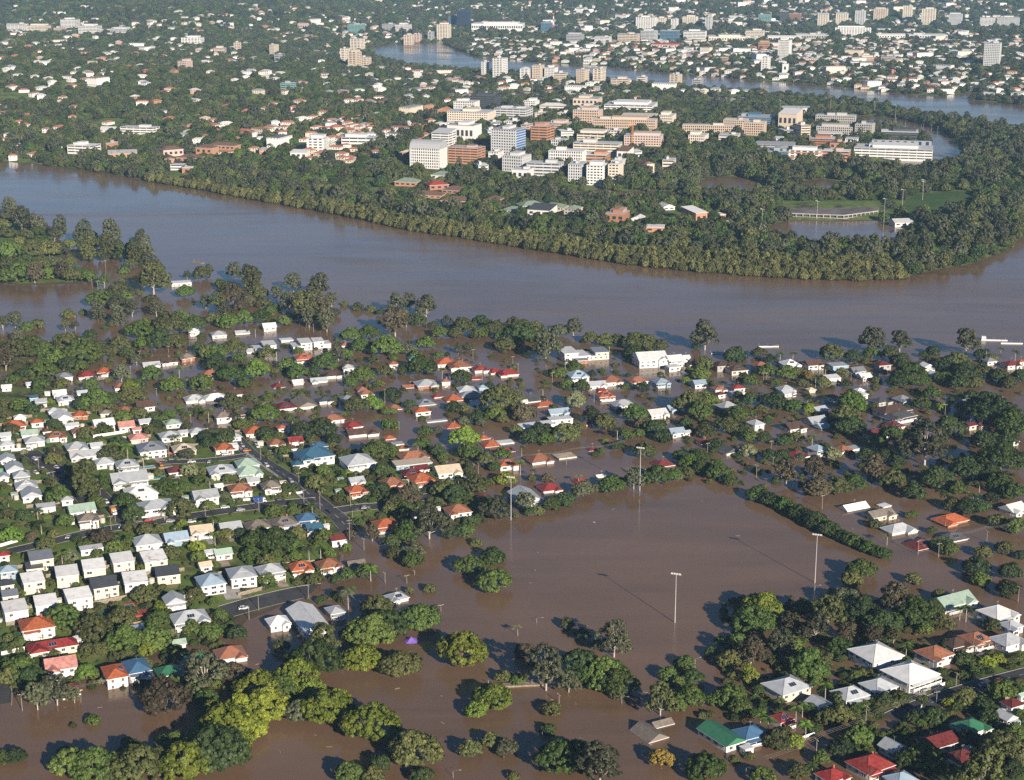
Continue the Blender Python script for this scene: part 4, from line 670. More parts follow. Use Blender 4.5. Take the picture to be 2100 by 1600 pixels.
# catalogue: zx zy width code eave(dm) [aspect*10]   code = roof colour, shape, axis, wall colour
HOUSE_DATA = {
'A': """1193 830 75 whuw 36 11;1345 848 105 lhuw 22;1490 840 95 lguw 8 20;1655 800 95 wguw 30;1545 952 70 lguw 12;1625 910 150 wfuw 60;1850 895 140 wfuw 58 12;1975 885 120 wfuw 55;1760 882 90 wfuw 10;1870 992 125 ohuw 34;395 1105 112 mhuw 26;535 1098 120 rhuw 16;562 1128 70 wsuw 8;640 1075 110 ohuw 28
930 1037 115 lguw 10 18;1040 1015 112 kguw 20 16;1150 988 102 uhun 24;1290 1092 120 thuw 26;1060 1138 90 thuw 5;1710 1168 90 Rhuw 4 11;1830 1142 82 wguw 14;1960 1132 112 lguw 10 18;2045 1098 115 khuw 18 18;40 1172 70 wguw 26;182 1155 55 lguw 22;740 1168 90 thuw 18;1112 530 130 wfuw 22 18;290 276 32 BguB 20""",
'B': """640 1022 130 ohuw 20;725 1038 150 thuw 22;855 1062 105 rhuw 18;945 1076 85 rhuw 10;1025 1088 130 rhuw 14 17;830 1122 62 rguw 5 20;520 1152 150 lhun 20;320 1030 70 thuw 22;445 997 75 Ghuw 14;640 1137 66 thuw 24;40 1052 80 lhuw 24;1430 948 190 wfuw 70 13;1565 950 150 mfuc 58;1480 1005 80 mfun 24;1455 1100 130 Bhuw 30
1660 1132 140 thuw 24;1820 1132 130 thuw 22 16;1970 1142 105 BhuB 28;1565 1158 130 lguw 20 18;1900 990 200 wguw 62 14;2045 1000 115 wguw 58;2040 1045 90 wfuw 30;770 1188 120 lhuw 8;870 1176 66 BhuB 16;425 1172 105 tguw 2 22;20 916 55 thuw 12;130 1190 72 thuw 18;1600 1192 70 rhuw 20""",
'C': """20 990 55 wguw 58;65 1030 82 khuc 26;240 1035 112 khuy 46;332 1062 132 khuc 34;480 1040 110 thuy 40;660 1030 120 whuw 30 12;800 1030 120 kguw 36;955 1035 118 lfuB 44;920 1115 100 wsuw 20 18;1072 1070 105 mguB 28;1118 1105 90 wguw 22;1230 1032 100 Rhuk 40;1500 1042 80 wgvw 40;1540 1092 72 wgvw 30;1890 1010 82 mhuw 26;2020 1032 112 Rhuw 26;2082 1016 60 ohuw 26
100 1150 92 Bguw 26;222 1182 92 thuw 24;340 1176 88 rhuw 26 15;635 1186 112 lhuw 20;790 1188 62 chuc 18;1090 1192 62 whuw 26;1500 402 100 kguw 30 18""",
'D': """592 330 85 lguw 28;330 118 80 lhuw 28;122 160 80 whuw 26;562 228 66 thuw 26;30 268 80 lguw 28;700 520 84 lhuw 30;1450 275 76 lhuw 26;1125 250 66 lguw 26;20 520 80 lgvw 30;410 660 84 lhuw 28;620 30 80 whuw 26;1290 985 76 lguw 26;1195 46 130 lhuw 16 15;1322 36 135 whuw 10 18;890 85 125 kguw 26 12;1445 14 90 kguw 14;1870 72 165 ugvw 16 17;1755 92 140 Rhuw 16;2000 52 100 dhuw 18;2045 166 140 thuw 20 16;365 10 92 wguw 26;400 46 116 lhuw 30;505 10 72 lguw 24;250 60 80 lguw 30;205 36 62 nguB 24;382 155 150 wgvw 30 16;490 142 102 ohun 24
770 116 106 thuw 8;650 130 82 uhuc 24;90 205 140 ohuw 26;105 228 90 RsuR 14 18;225 186 88 ohuw 28;635 195 140 wguw 46 14;775 208 110 pguw 40 13;840 232 62 pguw 26;850 282 125 phup 28;890 186 88 lguw 26;1060 192 116 ehuw 26;1370 150 112 uhuw 44;1490 136 82 kguw 30;1565 245 136 ohuw 26;1735 222 70 ohuw 22
1695 316 112 thuw 26;1815 300 102 rguw 28;1785 346 84 khuw 24;1210 246 104 lhuw 26;1045 270 142 lhuw 34;180 256 110 eguw 26;210 297 132 lhuw 36;345 270 130 thuw 32;285 242 62 khuw 24;490 240 112 thuw 26;470 340 142 lhun 28;530 386 200 lguw 28 22;930 342 190 mhuw 54 12;1130 350 150 chuc 26;1375 346 125 ohuw 26 14;1436 332 60 wsuw 24
1930 382 240 nhuw 58 14;1830 442 85 nhuw 26 11;1960 330 110 nhuw 64;40 322 102 lhuw 28;42 410 112 lgvw 30;85 465 125 lgvw 30;130 510 116 lhvw 40;160 575 150 lhvp 30 12;190 627 140 lgvw 36 13;280 702 122 wfuw 36;640 432 132 lhuw 28;780 446 150 lhuw 34;790 530 236 lguw 46 15;865 612 210 whuw 36 15;1090 482 130 Rhuw 22;1360 480 176 lhug 40
1520 440 150 ehuw 40;1530 492 168 ehuw 36;1260 636 170 lguw 46;1475 595 148 thuw 34;1555 546 86 lguw 22;1665 576 128 uhuw 34;960 697 225 lhuw 44 16;500 720 176 eguw 28 15;540 776 138 uhuw 48;1585 820 170 uhuw 34;1745 800 176 uhuw 40;1775 826 100 lsuw 36 20;1890 776 140 bhuw 44;1930 832 122 nguw 30;1415 832 150 lguw 36;1235 850 150 cguw 38
1080 896 162 BguB 34;905 916 184 lhuw 44;560 958 140 wfuw 26 20;2072 902 104 Rguw 40;1370 987 122 eguw 26;1260 1065 95 cguw 26 12;250 1016 156 msuc 60;210 1076 112 dsuc 34;20 1000 84 rhuw 30;750 1030 150 wsuc 62 12;575 1072 150 wsuc 62 12;410 1112 150 wsuc 62 12;945 1022 165 wsuc 60 12;200 1152 152 wsuc 60 12;50 1092 120 BhuB 46;1030 1112 152 dsuc 46
830 1152 160 wsuw 60 12;640 1182 172 dsuc 60;1295 1160 190 Bhvw 52 13;1485 1112 190 lhvw 56 13;1660 1092 180 lhuw 46;1850 1076 152 ohuw 34;2020 1060 160 thuw 30;40 1182 92 dsuc 50;440 206 90 lguw 24 18;1345 580 60 wguw 22""",
'E': """150 10 102 thuw 22;35 42 92 mhuw 20;590 30 72 rhuw 7;690 46 132 ohuw 5;790 20 152 mhuw 8 18;515 72 132 mhuw 6;325 102 102 thuw 5;490 116 122 ohuw 24;70 208 130 rhuw 16;125 250 200 kguw 16 22;685 213 112 ohuw 1;585 181 126 lfuw 3 40;295 286 82 ohuw 5;345 320 82 lfuw 8;380 346 84 thuw 10;440 396 190 thuw 16 18
435 434 235 cfuB 28 24;650 482 182 cguw 34 13;100 422 225 lhuw 54 12;90 546 115 lguw 20;90 602 142 ohun 40 13;310 560 160 thun 30;490 536 176 ohun 30;430 500 140 Rhuw 24;485 470 112 Rguw 20;875 286 82 ohuw 3;920 327 124 ohuw 4;1000 312 122 wfuw 4 18;1000 366 132 rhuw 2 22;1015 442 140 ohuw 26
1215 415 172 thuw 14 14;1375 396 142 cfuc 5 15;1545 356 82 Rhuw 1;1165 50 132 dguw 8;1120 66 62 wguw 8;1250 82 132 ohuw 4 20;1200 203 222 wfuw 34 26;1345 165 150 wfuw 30 22;1335 126 142 BguB 20 20;1620 22 120 ohuw 34;1730 76 152 lhuw 22 15;1505 200 62 rguw 10;1940 132 142 wguw 22;2040 102 102 BguB 18;2060 246 112 Bguw 24
715 727 172 thuw 26;270 812 172 ohun 34;1130 640 205 lgvw 28 17;1280 592 152 rhuw 12;1470 550 102 rhuw 5;1600 520 82 wguw 2 20;1980 446 142 Rhuw 5 15;1800 476 132 ufuw 5 18;880 650 92 Rhuw 20;470 752 92 thuw 22;90 1062 132 uguw 6;10 930 52 wguw 30""",
'F': """275 90 142 lhun 30;230 15 72 Rhuw 24;335 6 92 wfuw 36;640 6 102 lguw 22;840 111 112 lgun 24;930 30 112 khuw 26;1090 15 102 lhuw 44;1215 56 124 dhuy 26;1350 46 112 mhuB 22;1290 110 230 khuc 44 20;1330 150 222 dhuw 34 24;450 195 106 lhuw 40 11;680 216 142 kguw 24;820 180 152 lguw 16;860 216 92 BguB 14;1300 210 132 Rhuw 12;1200 256 180 Rguw 22 20
25 250 62 lguw 22;130 312 92 Rhuw 16;275 360 142 dgvw 14;705 386 126 rhuw 16;830 350 116 Bhvw 50;985 356 122 thuw 16;1050 346 102 lfuw 10;1055 711 182 wguw 5 22;1210 750 192 uguc 22 20;1240 700 86 wfuw 5;1325 842 205 lhuw 12 18;1645 786 218 ohun 12 18;1465 942 192 Rhuw 5 14;1660 897 182 dhuw 8 16;1770 205 82 Rguc 26;1842 206 72 Rguc 24
1800 292 112 khuw 22;1745 66 112 mguw 24;2035 716 165 wguw 22;1930 296 92 Gguw 14;2040 306 62 wguw 22""",
'G': """225 225 240 ohuw 56 13;320 356 300 rhuc 30 28;485 315 90 lguw 24;370 474 220 pguw 46 14;430 620 150 Rhuw 36;705 520 190 ohvw 52 17;840 486 200 bhvw 54 16;1035 516 182 Ghuw 16;1228 446 200 Ghuw 18;1415 406 212 thuw 18;1100 340 100 eguw 18;822 252 130 lfuy 24 20;1070 78 155 lgvw 46 12;1165 185 250 lhuw 44 16;1710 210 160 whuw 30 13;1895 192 290 wgvw 30 26
2060 142 130 lhvw 34 14;280 92 160 wsuw 60 12;90 128 175 wsuw 60 12;480 52 182 wsuw 60 13;60 46 112 msuc 50""",
'H': """340 60 152 lhuw 16 14;170 76 132 thuw 20;1895 900 215 ugvn 3 16;1970 838 150 ugun 3 20""",
'I': """1660 82 280 eguw 34 20;1935 152 230 whuw 46 13;2020 232 150 lhuw 36;2000 322 220 lhuw 40;1800 312 200 thuw 36;1680 340 180 khuc 28;1550 402 232 thuw 46 13;1190 402 310 whuw 50 12;1400 522 330 whuw 52 13;640 602 290 lhuc 44 14;1030 652 222 lhuw 34 14;1205 602 222 lhuw 36 13;850 722 190 lgvw 26;610 802 142 rhuw 34 12;240 905 270 Ggvw 26 21;415 892 205 bhuB 34
395 985 86 wfuw 22;1155 1082 282 rhuc 36 14;920 1152 205 rhuw 30;1300 982 180 lgvw 34;1570 942 250 Rguc 40 16;1720 1042 222 Rhuc 36;1770 852 230 Ghuw 26;1990 792 132 lgvw 36;2030 712 142 Rhuw 30;1345 1176 205 BhuB 36;1900 962 112 eguw 22;2085 662 72 eguw 24"""}
WC['R'] = WC['n']; WC['k'] = WC['y']
def build_houses():
    for s, txt in HOUSE_DATA.items():
        for rec in txt.replace('\n', ';').split(';'):
            a = rec.split()
            if len(a) < 5: continue
            house(s, float(a[0]), float(a[1]), float(a[2]), a[3], float(a[4]) / 10, float(a[5]) / 10 if len(a) > 5 else 1.35)
# ------------------------------------------------------------------ larger buildings across the river
BC = {'white': (.76, .75, .72), 'grey': (.42, .43, .43), 'pale grey': (.58, .59, .59), 'cream': (.74, .66, .54), 'beige': (.64, .53, .41), 'brick': (.38, .18, .11), 'orange brick': (.50, .26, .15), 'charcoal': (.08, .085, .09),
      'dark blue': (.025, .045, .085), 'blue': (.12, .24, .42), 'blue glass': (.10, .20, .30), 'sandstone': (.58, .44, .33), 'teal': (.20, .38, .36), 'concrete': (.44, .41, .37), 'pink': (.60, .45, .39), 'brown': (.20, .12, .085), 'green': (.28, .36, .28), 'red': (.38, .06, .05)}
bg = random.Random(8); BUILT = []
def building(sheet, x0, x1, yt, yb, depth, rot, wall, style, look, roof='flat', roofc='pale grey', cat='building', floor=3.3, accent=None, zone='far'):
    """outline of the facade as surveyed (thirds of a pixel), its depth in metres and its turn"""
    pxm, pyb = sp(sheet, (x0 + x1) / 2, yb); x, y, z = hit(pxm, pyb)
    f = y * _cp + (CAM_H - z) * _sp; s = FPX / f; dep = math.atan2(CAM_H - z, y); th = R(rot)
    ext = (x1 - x0) / 3 / s; depth = min(depth, ext * .9 / max(.15, abs(math.sin(th)))) if abs(rot) > 8 else depth
    L = max(6.0, (ext - depth * abs(math.sin(th))) / math.cos(th)); H = max(3.2, ((yb - yt) / 3 / s - depth * math.sin(dep) * .8) / math.cos(dep))
    if roof in ('gable', 'hip'): depth = min(depth, 17.0) if ext < 110 else depth; H = max(3.2, (H - .19 * min(L, depth)) * .85)
    x -= math.sin(th) * depth / 2 * 0; cy = y + depth / 2 * math.cos(th)
    root = empty('tower_block' if H > 24 else 'building', (x, cy, z), th); B = depth; lx, ly = L / 2, B / 2; wcol = BC[wall]
    n = max(1, int(round(H / floor))); fh = H / n
    if style == 'n':
        b = MB(); b.box(-lx, lx, -ly, ly, -6, H); b.build('wall', M['wall'], root).color = (*wcol, 1)
        for k in range(max(1, int(L / 6))):
            u = (k + .5) / max(1, int(L / 6)) * L - lx; w_ = MB(); w_.box(u - 1.8, u + 1.8, -ly - .08, -ly - .002, H * .35, H * .72); w_.build('window', M['glass'], root)
    else:
        b = MB(); b.box(-lx + .5, lx - .5, -ly + .5, ly - .5, -6, H - .05); b.build('glazing', M['glass'], root)
        ring = MB(); hb = {'b': .56, 'g': .52, 'v': .36, 'a': .52}[style] * fh; o = .55 if style == 'a' else .0
        ring.box(-lx - o, lx + o, -ly - o, -ly + .5, 0, hb); ring.box(-lx - o, lx + o, ly - .5, ly + o, 0, hb); ring.box(-lx - o, -lx + .5, -ly + .5, ly - .5, 0, hb); ring.box(lx - .5, lx + o, -ly + .5, ly - .5, 0, hb)
        me = ring.mesh('floor_band', [M['wall']])
        for k in range(n):
            q = inst('floor_band', me, root, (0, 0, k * fh)); q.color = (*(BC[accent] if accent and k % 2 else wcol), 1)
        lo = MB(); lo.box(-lx, lx, -ly, ly, -6, -.02); lo.build('plinth', M['wall'], root).color = (*wcol, 1)
        st = {'b': 9.0, 'g': 3.2, 'v': 2.6, 'a': 6.5}[style]; pw = {'b': .5, 'g': 1.2, 'v': 1.1, 'a': 2.3}[style]; pb = MB()
        for face, run, off in ((0, L, ly), (1, B, lx), (2, L, ly), (3, B, lx)):
            m_ = max(1, int(run / st))
            for k in range(m_ + 1):
                u = -run / 2 + run * k / m_; u = min(max(u, -run / 2 + pw / 2), run / 2 - pw / 2); e = .03
                if face == 0: pb.box(u - pw / 2, u + pw / 2, -off - e, -off + .48, 0, H)
                elif face == 2: pb.box(u - pw / 2, u + pw / 2, off - .48, off + e, 0, H)
                elif face == 1: pb.box(off - .48, off + e, u - pw / 2, u + pw / 2, 0, H)
                else: pb.box(-off - e, -off + .48, u - pw / 2, u + pw / 2, 0, H)
        po = pb.build('piers', M['wall'], root); po.color = (*wcol, 1); po['kind'] = 'stuff'
    rb = MB()
    if roof == 'flat':
        rb.box(-lx - .3, lx + .3, -ly - .3, ly + .3, H, H + .35); rb.box(-lx + .2, lx - .2, -ly + .2, ly - .2, H + .351, H + .42)
        rb.build('roof', M['wall'], root).color = (*BC[roofc], 1)
        if L > 18 and H > 7 and bg.random() < .6:                          # set-back top storey
            ub = MB(); k0, k1 = bg.uniform(-.45, -.1), bg.uniform(.1, .45); ub.box(L * k0, L * k1, -B * .3, B * .42, H + .36, H + 3.4); ub.box(L * k0 - .5, L * k1 + .5, -B * .3 - .5, B * .42 + .5, H + 3.401, H + 3.7); ub.build('upper_storey', M['wall'], root).color = (*np.clip(np.array(wcol) * 1.05, 0, .8), 1)
        for k in range(bg.choice((1, 1, 2)) if H > 7 else 0):
            w_, d_, h_ = L * bg.uniform(.14, .32), B * bg.uniform(.25, .5), bg.uniform(1.6, 3.6); u = bg.uniform(-.3, .3) * L; pr = MB(); pr.box(u - w_ / 2, u + w_ / 2, -d_ / 2, d_ / 2, H + .42, H + .42 + h_); pr.box(u - w_ / 2 - .15, u + w_ / 2 + .15, -d_ / 2 - .15, d_ / 2 + .15, H + .42 + h_, H + .6 + h_)
            pr.build('plant_room', M['wall'], root).color = (*(np.array(wcol) * .5 + .28), 1)
    elif roof in ('gable', 'hip'):
        roof_solid(rb, -lx - .6, lx + .6, -ly - .6, ly + .6, H, .40 if B < 20 else .28, 'g' if roof == 'gable' else 'h')
        rb.build('roof', [M['tile_roof'], M['trim'], M['wall']], root).color = (*BC[roofc], 1)
    elif roof == 'skillion':
        q = [(-lx - .5, -ly - .8), (lx + .5, -ly - .8), (lx + .5, ly + .5), (-lx - .5, ly + .5)]; up = .13 * B
        rb.hull([(a, c, H + (0 if i < 2 else up)) for i, (a, c) in enumerate(q)], [(a, c, H + .3 + (0 if i < 2 else up)) for i, (a, c) in enumerate(q)]); rb.build('roof', M['wall'], root).color = (*BC[roofc], 1)
        gb = MB(); gb.hull([(-lx, -ly, H - .02), (lx, -ly, H - .02), (lx, ly, H - .02), (-lx, ly, H - .02)], [(-lx, -ly, H + .05), (lx, -ly, H + .05), (lx, ly, H + up * .9), (-lx, ly, H + up * .9)]); gb.build('gable_wall', M['wall'], root).color = (*wcol, 1)
    elif roof == 'vault':
        k = 10; ring = [(-ly - .4 + (B + .8) * (1 - math.cos(math.pi * i / k)) / 2, H + .38 * B * math.sin(math.pi * i / k)) for i in range(k + 1)]
        for i in range(k): rb.face([(-lx, ring[i][0], ring[i][1]), (lx, ring[i][0], ring[i][1]), (lx, ring[i + 1][0], ring[i + 1][1]), (-lx, ring[i + 1][0], ring[i + 1][1])])
        rb.face([(lx, p[0], p[1]) for p in ring]); rb.face([(-lx, p[0], p[1]) for p in reversed(ring)]); rb.build('roof', M['steel'], root)
    listed(root, look, pxm, pyb, cat, 'larger buildings across the river', zone)
    FOOT.append((x, cy, max(L, B) * .5)); BUILT.append((x, cy, th, L, B, H)); return root, L, B, H

def build_campus():
    B = building; ap = 'apartment tower'
    # ---- teaching buildings of the campus
    r, L, D, H = B('b', 920, 1135, 790, 955, 30, -24, 'pale grey', 'g', 'tall grey grid office slab with blue and white striped end wall', roofc='grey')
    for k in range(10):
        q = MB(); q.box(L / 2 + .1, L / 2 + .5, -D / 2 + 1, D / 2 - 1, H * k / 10 + .6, H * (k + .55) / 10 + .6); q.build('blue_panel', M['wall'], r).color = (.05, .16, .42, 1)
    B('b', 420, 650, 905, 1040, 24, -18, 'white', 'v', 'white laboratory with silver barrel vault roof', 'vault')
    B('b', 555, 705, 815, 905, 26, -20, 'white', 'b', 'white laboratory with saw-edged roof behind the silver vault', 'skillion', 'pale grey')
    B('b', 650, 862, 765, 875, 30, -20, 'white', 'n', 'white windowless block with grey panels left of the grey grid slab', 'flat', 'grey')
    B('b', 655, 885, 905, 1015, 26, -20, 'orange brick', 'b', 'orange brick block below the white laboratories', 'flat', 'pink')
    B('b', 650, 950, 680, 765, 40, -15, 'cream', 'g', 'long cream block with roof plant behind the laboratories')
    B('b', 690, 850, 620, 685, 26, -15, 'white', 'v', 'white roof-plant crowned block at the back of the laboratories')
    B('b', 790, 985, 590, 670, 22, -22, 'charcoal', 'b', 'dark charcoal block with pale end wall', roofc='charcoal')
    B('b', 940, 1180, 660, 745, 34, -18, 'pale grey', 'b', 'pale grey block with ribbon windows and roof tanks')
    B('b', 985, 1050, 698, 742, 20, -18, 'brick', 'n', 'small windowless brick box among pale campus blocks', roofc='brick')
    B('b', 1425, 1613, 672, 760, 26, -16, 'sandstone', 'g', 'eight storey sandstone coloured block with stepped top')
    B('b', 1470, 1600, 650, 690, 20, -16, 'sandstone', 'n', 'sandstone roof storey stepped behind the eight storey block')
    B('b', 1425, 1612, 600, 655, 40, -14, 'beige', 'n', 'wide hall with shallow grey roof on the campus skyline', roofc='grey')
    B('b', 1618, 1962, 630, 690, 60, -12, 'white', 'b', 'wide white sports hall with very shallow roof')
    B('b', 1215, 1390, 625, 682, 30, -12, 'cream', 'b', 'white pagoda-like campus hall with layered roofs', 'hip', 'white')
    B('b', 1165, 1312, 775, 885, 26, -22, 'orange brick', 'b', 'orange brick block right of the grey grid slab', roofc='pink')
    B('b', 1105, 1180, 765, 830, 24, -22, 'pink', 'b', 'pinkish block tucked behind the grey grid slab')
    B('b', 1255, 1420, 752, 802, 26, -18, 'pink', 'b', 'low pinkish brown campus block among trees')
    B('b', 1545, 1950, 730, 805, 24, -10, 'sandstone', 'v', 'very long sandstone range with even windows', roofc='cream')
    B('b', 1720, 1960, 703, 748, 40, -10, 'cream', 'b', 'flat cream roofed library behind the sandstone range', roofc='cream')
    B('b', 1955, 2070, 705, 778, 30, -14, 'cream', 'v', 'cream cube building with tall slit windows')
    B('b', 1450, 1655, 818, 875, 30, -16, 'cream', 'b', 'cream block with dark flat roof near the orange crane', roofc='charcoal')
    B('b', 1427, 1733, 878, 955, 26, -14, 'cream', 'b', 'long cream four storey block with ribbon windows')
    B('b', 1740, 1990, 832, 905, 28, -10, 'pink', 'g', 'pinkish stone block with row of white roof vents beside crane')
    B('b', 1275, 1512, 928, 1015, 24, -14, 'white', 'v', 'white colonnaded block with flat white roof', roofc='white')
    B('b', 1500, 1662, 945, 1002, 28, -14, 'orange brick', 'b', 'low orange brick block with white roof equipment', roofc='white')
    B('b', 1695, 1805, 925, 992, 24, -20, 'white', 'n', 'white theatre with steep brown skillion roof', 'skillion', 'brown')
    B('b', 990, 1170, 955, 1065, 26, -24, 'pale grey', 'v', 'pale grey six storey block in front of the grid slab')
    B('b', 1140, 1370, 1000, 1092, 22, -14, 'pale grey', 'b', 'long pale grey block with blue-grey windows')
    B('b', 1050, 1185, 1045, 1120, 22, -18, 'white', 'n', 'plain white annex with one wide window')
    B('b', 1395, 1515, 1005, 1130, 30, -12, 'pale grey', 'v', 'grey finned wing of the pond-edge block', roofc='pale grey')
    B('b', 1508, 1640, 1012, 1150, 26, -12, 'white', 'g', 'white gridded middle of the pond-edge block with thin floating roof', roofc='white')
    B('b', 1640, 1742, 1010, 1150, 24, -16, 'cream', 'g', 'cream end pavilion of the pond-edge block', roofc='white')
    B('b', 1820, 1932, 975, 1065, 24, 18, 'beige', 'n', 'beige building with folded brown gables', 'gable', 'brown')
    B('b', 1975, 2068, 985, 1058, 24, -10, 'cream', 'b', 'small cream terraced block at the pond')
    B('b', 385, 475, 640, 692, 20, -22, 'orange brick', 'n', 'orange college house with gabled roof, first of three', 'gable', 'orange brick')
    B('b', 508, 570, 635, 705, 20, -22, 'orange brick', 'n', 'orange college house with gabled roof, middle of three', 'gable', 'orange brick')
    B('b', 585, 685, 650, 720, 24, -22, 'orange brick', 'n', 'orange college house with gabled roof, last and widest of three', 'gable', 'orange brick')
    for i, (a, c, t, d) in enumerate(((230, 310, 618, 650), (262, 352, 610, 640), (330, 425, 602, 630))): B('b', a, c, t, d, 20, -15, 'brown', 'n', f'low brown flat-roofed unit block, {("lowest", "middle", "uppermost")[i]} of three', roofc='brown')
    B('b', 320, 500, 1090, 1155, 24, -20, 'orange brick', 'n', 'college hall with pale green hipped roof', 'hip', 'green')
    B('b', 545, 700, 1050, 1110, 22, -20, 'white', 'n', 'white college house with pale green roof', 'hip', 'green')
    B('b', 505, 668, 1105, 1175, 24, 20, 'brick', 'n', 'brick college hall with red hipped roof', 'hip', 'red')
    B('b', 610, 790, 1140, 1200, 24, -20, 'brick', 'n', 'long brick college wing with dull brown roof', 'hip', 'brown')
    B('b', 0, 220, 845, 895, 24, -8, 'white', 'b', 'long low white block in the trees')
    for i, (s_, a, c, t, d, col) in enumerate((('b', 900, 990, 745, 790, 'pale grey'), ('b', 1000, 1100, 745, 790, 'white'), ('b', 1190, 1280, 690, 735, 'cream'), ('b', 1330, 1430, 800, 850, 'white'), ('b', 1640, 1740, 800, 850, 'cream'), ('b', 1120, 1220, 620, 660, 'white'), ('b', 880, 960, 800, 850, 'white'), ('b', 1330, 1420, 690, 730, 'cream'), ('b', 1290, 1400, 860, 905, 'pale grey'), ('b', 1760, 1850, 930, 975, 'white'),
            ('b', 905, 1000, 935, 1000, 'white'), ('b', 1660, 1760, 985, 1040, 'pale grey'), ('c', 600, 700, 800, 845, 'cream'), ('c', 560, 640, 850, 885, 'white'), ('c', 1000, 1100, 850, 890, 'white'), ('b', 820, 905, 1010, 1070, 'white'), ('b', 1760, 1860, 640, 670, 'cream'), ('b', 640, 720, 815, 860, 'pale grey'))):
        B(s_, a, c, t, d, 22, -16 if i % 3 else 12, col, 'bgv'[i % 3], f'low {col} infill block among taller campus buildings', roofc='white' if i % 2 else 'pale grey')
    # ---- more of the campus, towards the flooded playing fields
    B('c', 370, 535, 750, 838, 34, -14, 'sandstone', 'v', 'massive cream sandstone tower of the main court', roofc='cream')
    B('c', 250, 420, 735, 800, 30, -14, 'sandstone', 'v', 'broad flat cream roofed court wing beside the sandstone tower', roofc='cream')
    B('c', 0, 330, 768, 825, 22, -8, 'sandstone', 'v', 'curving sandstone arcade wing of the main court', roofc='cream')
    B('c', 340, 590, 708, 775, 40, -12, 'blue glass', 'b', 'glass sided hall under thin blue-grey roof', roofc='grey')
    B('c', 590, 755, 690, 790, 34, -24, 'beige', 'n', 'beige arts building with sloping white roof', 'skillion', 'white')
    B('c', 610, 800, 658, 692, 34, -8, 'white', 'n', 'low white grandstand roof near the flooded field')
    B('c', 820, 1080, 710, 778, 24, -14, 'concrete', 'v', 'long concrete slab block, upper of the pair')
    B('c', 825, 1062, 780, 832, 22, -14, 'concrete', 'v', 'long concrete slab block, lower of the pair')
    B('c', 1060, 1200, 760, 842, 26, -20, 'concrete', 'v', 'concrete end block with flat overhanging roof')
    B('c', 697, 785, 768, 852, 22, 16, 'beige', 'b', 'narrow beige stepped block with roof terraces')
    B('c', 780, 955, 845, 902, 26, -16, 'brick', 'b', 'low red brick block with white roof line', roofc='pale grey')
    B('c', 905, 1017, 875, 928, 26, -22, 'orange brick', 'n', 'windowless orange brick cube', roofc='brown')
    B('c', 830, 1000, 815, 848, 26, -12, 'white', 'b', 'low flat white building in front of the concrete slabs', roofc='white')
    B('c', 35, 172, 828, 890, 28, -16, 'cream', 'v', 'cream block with small lift tower among dark trees')
    B('c', 222, 370, 822, 880, 30, -12, 'cream', 'b', 'cream courtyard block beside the dark trees')
    B('c', 445, 720, 880, 925, 40, -12, 'grey', 'b', 'cluster of low grey flat roofs', roofc='grey')
    B('c', 515, 680, 925, 985, 30, -14, 'blue glass', 'b', 'low block with blue-grey roof behind the white walkways', roofc='grey')
    B('c', 655, 870, 922, 992, 22, -16, 'white', 'a', 'white and brick banded residence with long balconies', accent='orange brick')
    B('c', 862, 1050, 922, 992, 24, -16, 'orange brick', 'b', 'white trimmed orange brick residence', roofc='white')
    r, L, D, H = B('c', 1062, 1575, 905, 995, 46, -14, 'white', 'b', 'low white aquatic centre podium with deep eaves', roofc='pale grey')
    r, L, D, H = B('c', 1165, 1560, 902, 968, 40, -14, 'white', 'n', 'aquatic centre hall with dark skylight strips on pale roof', 'skillion', 'pale grey')
    up = .13 * D
    for k in range(8):
        u = -L / 2 + L * (k + .5) / 8; q = MB(); a = math.atan2(up, D + 1.3)
        q.box(-L / 40, L / 40, -D * .38, D * .38, 0, .15); q.build('skylight', M['glass'], r, loc=(u, 0, H + .34 + up / 2), rot=(a, 0, 0))
    B('c', 1225, 1470, 803, 862, 30, -12, 'charcoal', 'b', 'dark glazed sports pavilion with thin white roof', roofc='white')
    # ---- colleges and schools near the far bank
    for (a, c, t, d, dd, rt, nm) in ((980, 1150, 60, 120, 18, -28, 'lowest wing'), (1075, 1260, 28, 90, 18, 22, 'middle wing with lift tower'), (1230, 1400, 45, 105, 16, -20, 'link wing'), (1365, 1492, 55, 150, 20, -30, 'tall end wing')):
        B('B', a, c, t, d, dd, rt, 'beige', 'g', f'cream walled college with moss green roofs, {nm}', 'hip', 'green')
    B('B', 1145, 1330, 82, 140, 22, -20, 'white', 'n', 'white college dining hall with solar roof', 'skillion', 'charcoal')
    B('B', 1620, 1782, 110, 182, 24, -18, 'brick', 'n', 'brick school block near the far bank', roofc='concrete')
    B('B', 1780, 1880, 118, 168, 22, -18, 'white', 'n', 'white gabled school hall near the far bank', 'gable', 'white')
    B('B', 1872, 1998, 198, 242, 16, -8, 'orange brick', 'n', 'low brick and white pavilion among bank trees', roofc='white')
    B('B', 1945, 2055, 62, 95, 20, 18, 'white', 'n', 'white roofed shed behind the school', 'gable', 'white')
    B('B', 430, 640, -8, 28, 18, -14, 'orange brick', 'n', 'long orange brick college wing with brown roof', 'hip', 'brown')
    B('B', 608, 815, 10, 58, 18, -14, 'orange brick', 'n', 'brown roofed college wing nearest the mangroves', 'hip', 'brown')
    B('B', 880, 1000, 0, 58, 18, -20, 'brick', 'n', 'dark red brick college house', 'hip', 'brown')
    B('C', 0, 152, 98, 190, 24, 30, 'orange brick', 'n', 'white roofed hall with bright orange end wall', 'skillion', 'white')
    B('C', 205, 258, 118, 158, 14, 20, 'orange brick', 'n', 'little white roofed orange block in the trees', roofc='white')
    B('C', 1285, 1420, 140, 195, 14, 12, 'white', 'n', 'white changing rooms beside the playing field', 'gable', 'pale grey')
